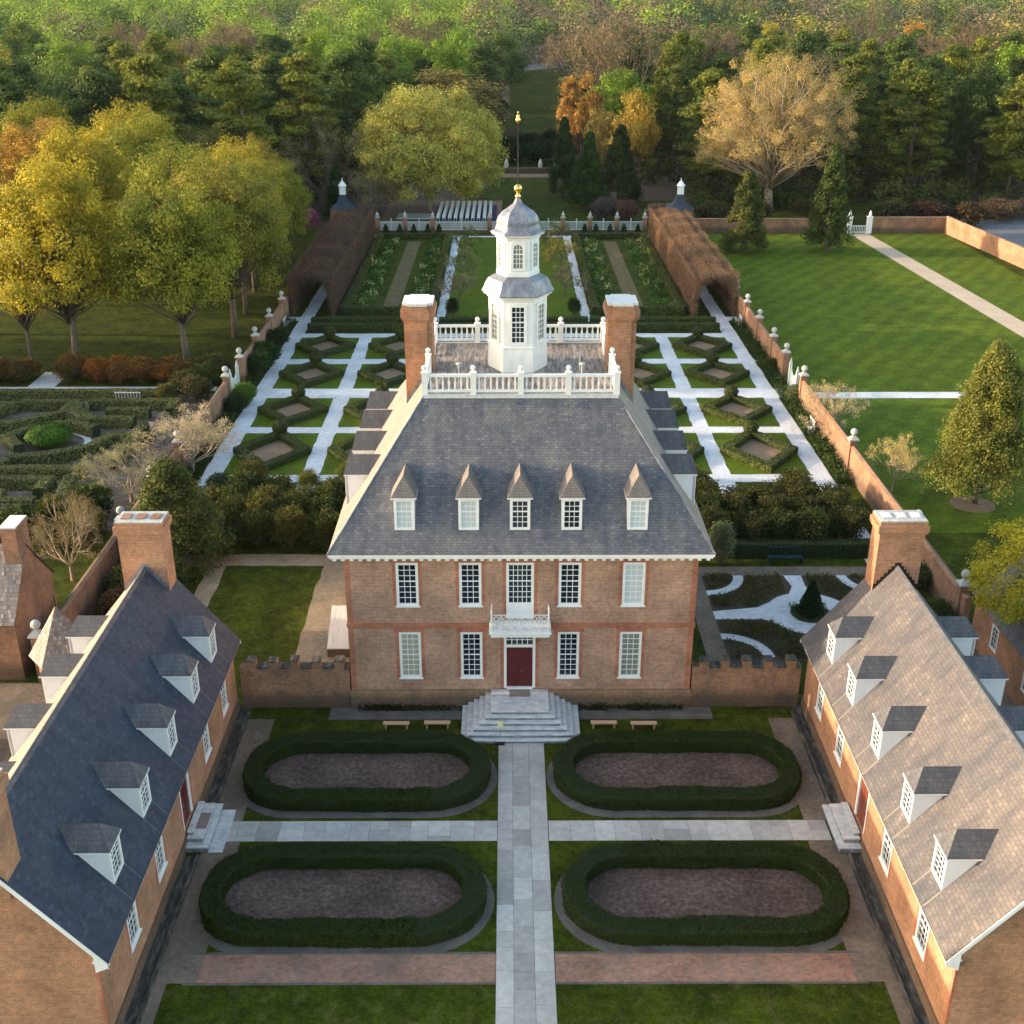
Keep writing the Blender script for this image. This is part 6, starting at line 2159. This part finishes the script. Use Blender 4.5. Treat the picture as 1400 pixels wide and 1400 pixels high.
# small trees on the lawn lane
LT = bare_tree(200, 4.2, 3.6, 0.2, BARK, 3, 2200, 0.11, 4, 0.6)
for x, y, h, c_, lb in ((-6.0, 80, 4.2, (0.22, 0.19, 0.12), 'nearest small bare tree left of the lawn lane'), (-6.1, 91, 4.4, (0.20, 0.22, 0.10), 'middle small budding tree left of the lawn lane'), (-6.2, 104, 4.6, (0.12, 0.14, 0.06), 'farthest small tree left of the lawn lane'), (6.0, 84, 4.0, (0.22, 0.19, 0.12), 'nearest small bare tree right of the lawn lane'), (6.0, 97, 4.6, (0.36, 0.27, 0.06), 'golden small tree right of the lawn lane'), (6.1, 110, 4.2, (0.16, 0.15, 0.06), 'farthest small tree right of the lawn lane')):
    tree('small_tree', LT, x, y, h, 3.6, 4.2, 3.6, c_, lb)
for i, (x, y) in enumerate(((-6.6, 75.4), (6.6, 75.4))):
    shrub(SM, x, y, 2.0, 1.7, (0.03, 0.045, 0.018), 'dark upright shrub at the near %s end of the lawn lane' % ('left', 'right')[i])


# hornbeam arbours: long tunnels of bare purple-brown twigs
def arbour(s, color, label):
    r = np.random.default_rng(300 + s)
    root = thing('hornbeam_arbour', label, 'arbour', (0, 0, 0))
    x0, x1 = (19.3, 24.0)
    y0, y1, h = 74.6, 116.5, 4.3
    n = 190000
    a = r.random(n) * math.pi
    yy = r.uniform(y0, y1, n)
    cx, hw = (x0 + x1) / 2, (x1 - x0) / 2
    # superellipse shell section
    ca, sa = np.cos(a), np.sin(a)
    X = np.sign(ca) * np.abs(ca) ** 0.6 * hw
    Z = sa ** 0.6 * h
    low = r.random(n) < 0.42
    Z = np.where(low, r.random(n) * h, Z)
    X = np.where(low, np.sign(X) * hw, X)
    thick = 1.03 - np.abs(r.normal(0, 0.10, n))
    bump = 1 + 0.05 * np.array([noise.noise(Vector((float(q) * 0.5, float(w) * 2, 0.0))) for q, w in zip(yy[:2000], a[:2000])])[r.integers(0, 2000, n)] * 0.0 + 0.03 * np.sin(yy * 0.9 + 2 * a)
    P = np.stack([s * (cx + X * thick * bump), yy, np.maximum(Z * thick * bump, 0.05)], 1)
    P = P + r.normal(size=P.shape) * 0.10
    P[:, 2] = np.maximum(P[:, 2], 0.04)
    me = cards('twigs', P, 0.24, LEAF, 0.5 + 0.25 * r.normal(size=n) + 0.25 * np.sin(yy * 0.6 + 3 * np.cos(a * 2)) * 0.5, None, 0.07, 301)
    link('twigs', me, root, color=color)
    mb = MB()
    for y in np.arange(y0 + 0.6, y1, 2.2):
        for xs_ in (x0 + 0.35, x1 - 0.35):
            mb.tube([(s * xs_, y, 0), (s * (xs_ + 0.05), y, h * 0.7), (s * (cx + (xs_ - cx) * 0.4), y, h * 0.95)], [0.09, 0.06, 0.03], 5)
    mb.build('stems', BARK, root, uv=False)
arbour(-1, (0.15, 0.098, 0.08), 'left hornbeam arbour, a long dim purple brown tunnel of bare twigs')  # shade put into a darker twig colour
arbour(1, (0.25, 0.155, 0.105), 'right hornbeam arbour, a long sunlit orange brown tunnel of bare twigs')  # sunlight put into a paler, more orange twig colour

# scattered explicit trees behind the garden
PT = [pine_tree(210 + i) for i in range(3)]
ex = [
    ('maple_tree', RT2[0], -12.5, 205, 17.5, 25, 18, 13, (0.20, 0.165, 0.05), 'wide bronze green tree behind the great pale tree'),
    ('maple_tree', RT2[1], 12.4, 173, 19.5, 9.5, 18, 13, ORG, 'orange budding tree right of the open strip of lawn'),
    ('maple_tree', RT2[0], 20.8, 157, 17.2, 8.8, 18, 13, (0.33, 0.24, 0.05), 'golden rounded tree left of the great bare tree'),
    ('maple_tree', RT2[1], 16.0, 163, 14, 8, 18, 13, (0.24, 0.19, 0.06), 'bronze tree below the orange budding tree'),
    ('bare_tree', BB, -28.6, 137, 14.3, 9.8, 16, 11, (0.22, 0.20, 0.10), 'thin budding tree left of the great pale tree'),
    ('cedar_tree', MG[0], 12.2, 141, 11.8, 6.6, 11, 6.2, (0.035, 0.075, 0.018), 'dark green conical cedar right of the lawn behind the fence'),
    ('cedar_tree', MG[1], 8.8, 153, 13.0, 6.0, 11, 6.2, (0.035, 0.062, 0.02), 'slender dark cedar beside the open strip of lawn'),
    ('cedar_tree', MG[1], 17.5, 146, 12.5, 7.5, 11, 6.2, (0.04, 0.06, 0.02), 'dark cedar left of the great bare tree'),
    ('cedar_tree', MG[0], -26.2, 131, 8.0, 5.0, 11, 6.2, (0.03, 0.07, 0.02), 'small dark green tree beside the pink azalea'),
    ('bare_tree', BB, -21.5, 130, 8.5, 7.5, 16, 11, (0.20, 0.17, 0.10), 'grey brown bare tree beside the left pavilion'),
]
for e in ex:
    tree(*e)
AZ = [(-29.4, 124.5, 3.2, 2.6, (0.34, 0.07, 0.25), 'magenta azalea bush beside the left pavilion'), (22.0, 128.5, 3.2, 5.2, (0.18, 0.125, 0.10), 'grey brown rounded bush left of the right pavilion'), (17.0, 130.5, 3.4, 4.4, (0.12, 0.07, 0.06), 'dark reddish bush right of the lawn behind the fence'), (14.0, 131.5, 3.6, 4.4, (0.10, 0.085, 0.09), 'grey violet bush right of the lawn behind the fence')]
for x, y, h, w, c_, lb in AZ:
    shrub(SM2, x, y, h, w, c_, lb, nm='bush')
for i, (x, y, c_) in enumerate(((62, 128, (0.05, 0.03, 0.025)), (68, 127, (0.07, 0.05, 0.03)), (56, 128, (0.04, 0.05, 0.02)), (74, 131, (0.18, 0.12, 0.08)), (80, 133, (0.2, 0.14, 0.09)), (30, 128, (0.05, 0.055, 0.02)), (36, 130, (0.07, 0.05, 0.03)), (45, 130, (0.05, 0.05, 0.02)))):
    shrub(SM2, x, y, 3.6, 6.0, c_, '%s low bush of the thicket beyond the far right lawn wall' % ordn[i], 'thicket beyond the far lawn wall', nm='bush')

# dark evergreen clumps standing in the open strip
random.seed(41)
for i, (x, y, h, w) in enumerate(((-3.5, 192, 4.5, 6), (1.5, 196, 4.2, 6), (6.0, 194, 4.8, 6.5), (11.0, 197, 5.5, 7), (-1.5, 203, 5, 6.5), (4, 205, 5.2, 7), (9.5, 207, 5.6, 7), (16, 200, 7, 8))):
    shrub(SM2, x, y, h, w, (0.022, 0.042, 0.016), '%s dark evergreen clump across the open strip of lawn in the woods' % ordn[i], 'evergreen clumps across the open strip', nm='bush')
wl = thing('garden_seat_wall', 'long low dark brick wall at the end of the lawn behind the palace garden', 'wall', (2.2, 182.5, 0))
MB().box(-10.5, 10.5, -0.3, 0.3, 0, 0.9).build('wall', OLDB, wl)
for x in (-6.5, -3.0, 3.5, 6.5):
    MB().lathe([(0.35, 0.9), (0.45, 1.5), (0.3, 2.1), (0.05, 2.6)], 10, (x, 0, 0)).build('urn_finial', CAPST, wl)
def understory():
    r = np.random.default_rng(500)
    P, V = [], []
    n = 0
    while n < 1050:
        y = 132 + 172 * r.random() ** 1.2
        half = 0.48 * (y + 60) + 8
        x = r.uniform(-half, half)
        if corridor(x, y) or (y < 150 and -34 < x < 27) or (y < 136 and x < 64) or (y < 162 and -24 < x < 30) or (y < 205 and -26 < x < 0):
            continue
        n += 1
        m = 240
        d = r.normal(size=(m, 3)); d /= np.linalg.norm(d, axis=1, keepdims=True)
        w, h = r.uniform(2.5, 5.5), r.uniform(2.0, 6.5)
        q = d * (0.6 + 0.5 * r.random((m, 1))) * np.array([w / 2, w / 2, h / 2])
        q[:, 2] = np.maximum(q[:, 2] + h * 0.42, 0.1)
        P.append(q + np.array([x, y, gz(x, y)]))
        V.append(np.full(m, r.uniform(0.1, 0.9)) + 0.1 * r.normal(size=m))
    return np.concatenate(P), np.concatenate(V)
_P, _V = understory()
o = link('understory', cards('understory', _P, 0.26, LEAF, _V, None, 0.7, 6), None, color=(0.065, 0.080, 0.026))
stuff(o, 'dark scrubby undergrowth below the trees of the wood', 'undergrowth')

# ------------------------------------------------------------------ the forest
def one_mesh(ms, nm):
    return join_mesh(nm, [ms[1], ms[0]])
FP = [one_mesh(PT[i], 'pine_tree') for i in range(3)]
FR = [one_mesh(m_, 'deciduous_tree') for m_ in (RT2[0], RT2[1], round_tree(112, 18, 13, 0.12, 0.22, 85, 130, 1.3))]
FBm = [bare_tree(220 + i, 19, 11, 0.3, BARK, 4, 4200, 0.26, 3, 0.42) for i in range(2)]
FB = [one_mesh(m_, 'bare_tree') for m_ in FBm]
random.seed(77)
forest = []
rows_y = [130, 140, 151, 163, 176, 190, 205, 221, 238, 256, 275, 295]
for ri, y0 in enumerate(rows_y):
    half = 0.475 * (y0 + 58) + 5
    sp = 9.6 + 0.012 * y0
    x = -half
    while x < half:
        xx = x + random.uniform(-2.6, 2.6)
        yy = y0 + random.uniform(-4.2, 4.2)
        x += sp * random.uniform(0.85, 1.15)
        if corridor(xx, yy):
            continue
        if yy < 152 and -30 < xx < 62:
            continue
        if yy < 176 and -26 < xx < 30:
            continue
        if yy < 146 and xx > 60:
            if yy < 138 or random.random() < 0.4:
                continue
        if yy < 222 and -26 < xx < 0:
            continue
        d = yy * 0.912 + 57
        u = xx / d          # direction, right positive
        rr = random.random()
        if yy < 178:
            if u < -0.06:
                kd = 'pine' if rr < 0.9 else 'round'
                col = random.choice([PIN, PIN, PIY])
            else:
                kd = 'pine' if rr < 0.9 else 'round'
                col = random.choice([PIN, PIY, PIY, (0.08, 0.105, 0.026)])
            h = random.uniform(18, 24)
        elif yy < 226:
            if u < -0.12:
                kd = 'pine' if rr < 0.6 else ('bare' if rr < 0.66 else 'round')
            elif u < 0.02:
                kd = 'round' if rr < 0.5 else 'pine'
            else:
                kd = 'pine' if rr < 0.72 else ('round' if rr < 0.86 else 'bare')
            h = random.uniform(18, 24)
            col = random.choice([PIN, PIY]) if kd == 'pine' else random.choice([(0.12, 0.19, 0.03), (0.19, 0.20, 0.04), (0.15, 0.24, 0.03)])
        else:
            if u < -0.02:
                kd = 'round' if rr < 0.70 else ('bare' if rr < 0.82 else 'pine')
                col = random.choice([BRG, BRG, (0.15, 0.24, 0.035), GRN])
            elif u < 0.13:
                kd = 'bare' if rr < 0.6 else ('round' if rr < 0.85 else 'pine')
                col = random.choice([OLI, (0.10, 0.15, 0.04)])
            else:
                kd = 'pine' if rr < 0.45 else ('round' if rr < 0.72 else 'bare')
                col = random.choice([(0.28, 0.26, 0.035), (0.15, 0.22, 0.03), ORG, OLI])
            h = random.uniform(17, 23)
        if kd == 'pine' and yy >= 178:
            col = random.choice([PIN, PIY, PIN])
        if kd == 'bare':
            col = random.choice([TWG, (0.15, 0.12, 0.075), (0.11, 0.09, 0.06)])
        forest.append((ri, xx, yy, kd, col, h))
forest = sorted(forest, key=lambda f: f[2])[:300]
byk = {}
for f in forest:
    byk.setdefault((f[0], f[3]), []).append(f)
NM = {'pine': ('pine_tree', 'dark pine', FP, 22.0, 9.0), 'round': ('deciduous_tree', 'leafy green tree', FR, 18.0, 13.0), 'bare': ('bare_tree', 'brown bare tree', FB, 19.0, 11.0)}
for (ri, kd), fl in byk.items():
    fl.sort(key=lambda f: f[1])
    nm, dsc, ml_, nh, nw = NM[kd]
    for i, (ri_, x, y, kd_, col, h) in enumerate(fl):
        if kd == 'round':
            b, g_ = sum(col[:2]), col[0] / max(col[1], .001)
            dsc = 'golden leafed tree' if g_ > 1.0 and b > 0.35 else ('bright green tree' if col[1] > 0.17 else 'olive green tree')
        w = {'pine': random.uniform(8.5, 12.0), 'round': random.uniform(11.5, 15.5), 'bare': random.uniform(10, 14)}[kd]
        o = link(nm, ml_[random.randrange(len(ml_))], None, (x, y, gz(x, y)), random.uniform(0, 6.28), (w / nw, w / nw, h / nh), col)
        tag(o, '%s, %s %s from the left in the %s forest row' % (dsc, ordn[i], {'pine': 'pine', 'round': 'leafy tree', 'bare': 'bare tree'}[kd], ordn[ri]), 'tree', 'trees of the wood behind the gardens')


# ------------------------------------------------------------------ far canopy, nobody could count it
def canopy():
    r = np.random.default_rng(400)
    groups = {}
    y = 308.0
    while y < 1700:
        half = 0.48 * (y + 60) + 20
        sp = 11.5 if y < 520 else 11.5 + (y - 520) * 0.02
        nx = int(2 * half / sp)
        for i in range(nx):
            x = -half + sp * (i + r.random())
            yy = y + r.uniform(-sp * 0.5, sp * 0.5)
            if corridor(x, yy) and yy < 352:
                continue
            if -26 < x < 95 and 343 < yy < 424 and yy < 423 + 0 and abs(yy - np.interp(x, [-22, -8, 6, 26, 52, 90], [352, 372, 396, 410, 412, 405])) < 12:
                continue
            u = x / (yy * 0.912 + 57)
            q = r.random()
            if u < -0.02:
                k = 'g' if q < 0.76 else ('b' if q < 0.85 else 'd')
            elif u < 0.13:
                k = 'b' if (q < 0.55 and yy < 520) else ('g' if q < 0.75 else 'd')
            else:
                k = 'd' if q < 0.5 else ('b' if q < 0.72 else ('g' if q < 0.86 else 'y'))
            groups.setdefault(k, []).append((x, yy, gz(x, yy), r.uniform(13, 25), sp * r.uniform(0.85, 1.45)))
        y += sp * 0.95
    return groups
cg = canopy()
ccol = {'g': ((0.20, 0.285, 0.035), 'bright spring green canopy of the far woods'), 'b': ((0.15, 0.122, 0.085), 'brown bare canopy of the far woods'), 'd': ((0.05, 0.08, 0.034), 'dark evergreen canopy of the far woods'), 'y': ((0.28, 0.24, 0.05), 'golden tree tops scattered in the far woods')}
for k, lst in cg.items():
    r = np.random.default_rng(410)
    A = np.array(lst)
    per = 640
    idx = np.repeat(np.arange(len(A)), per)
    n = len(idx)
    d = r.normal(size=(n, 3)); d /= np.linalg.norm(d, axis=1, keepdims=True)
    d[:, 2] = np.where(d[:, 2] < -0.3, -d[:, 2], d[:, 2])
    rad = (0.7 + 0.35 * r.random(n))[:, None]
    hgt, wd = A[idx, 3], A[idx, 4]
    lum = np.array([noise.noise(Vector((float(q[0]) * 2.2, float(q[1]) * 2.2, float(q[2]) * 2.2 + 9.1 * (i % 977)))) for i, q in zip(idx[::3], d[::3])])
    lum = np.repeat(lum, 3)[:n] if len(lum) * 3 >= n else np.resize(np.repeat(lum, 3), n)
    rad = rad * (1 + 0.22 * lum[:, None])
    P = A[idx, :3] + d * rad * np.stack([wd * 0.55, wd * 0.55, hgt * 0.42], 1)
    P[:, 2] += hgt * 0.56
    tv = (0.5 + 0.36 * r.normal(size=len(A)))[idx] + 0.06 * r.normal(size=n)
    sz = np.clip(wd * 0.029, 0.25, 1.3)
    o = link('far_woods', cards('far_woods', P, sz, CANOPY, tv, d * 1.0, 0.7, 5), None, color=ccol[k][0])
    stuff(o, ccol[k][1], 'woods')

# off to the left: neighbouring trees whose shade falls across the gardens
random.seed(31)
for i, (x, y, h) in enumerate(((-66, 22, 9.5), (-65, 32, 10.5), (-67, 42, 11), (-64, 52, 11), (-70, 62, 12))):
    tree('maple_tree', RT2[i % 2], x, y, h, 11, 18, 13, OLI, '%s low tree at the far left beyond the maze garden' % ordn[i], 'low trees beyond the maze garden')

# thin evening haze over the woods
hz, _nt, _b = mat('haze_air')
_nt.nodes.remove(_b)
vp = _nt.nodes.new('ShaderNodeVolumePrincipled')
vp.inputs['Color'].default_value = (0.72, 0.86, 1.0, 1)
vp.inputs['Density'].default_value = 0.00003
vp.inputs['Anisotropy'].default_value = 0.2
_nt.links.new(vp.outputs[0], _nt.nodes['Material Output'].inputs['Volume'])
hb_ = MB().box(-1320, 1320, -320, 2450, -3, 58).build('haze', hz, uv=False)
kind(hb_, 'stuff')
hb_['label'] = 'thin pale evening haze lying over the gardens and the far woods'
hb_['category'] = 'haze'
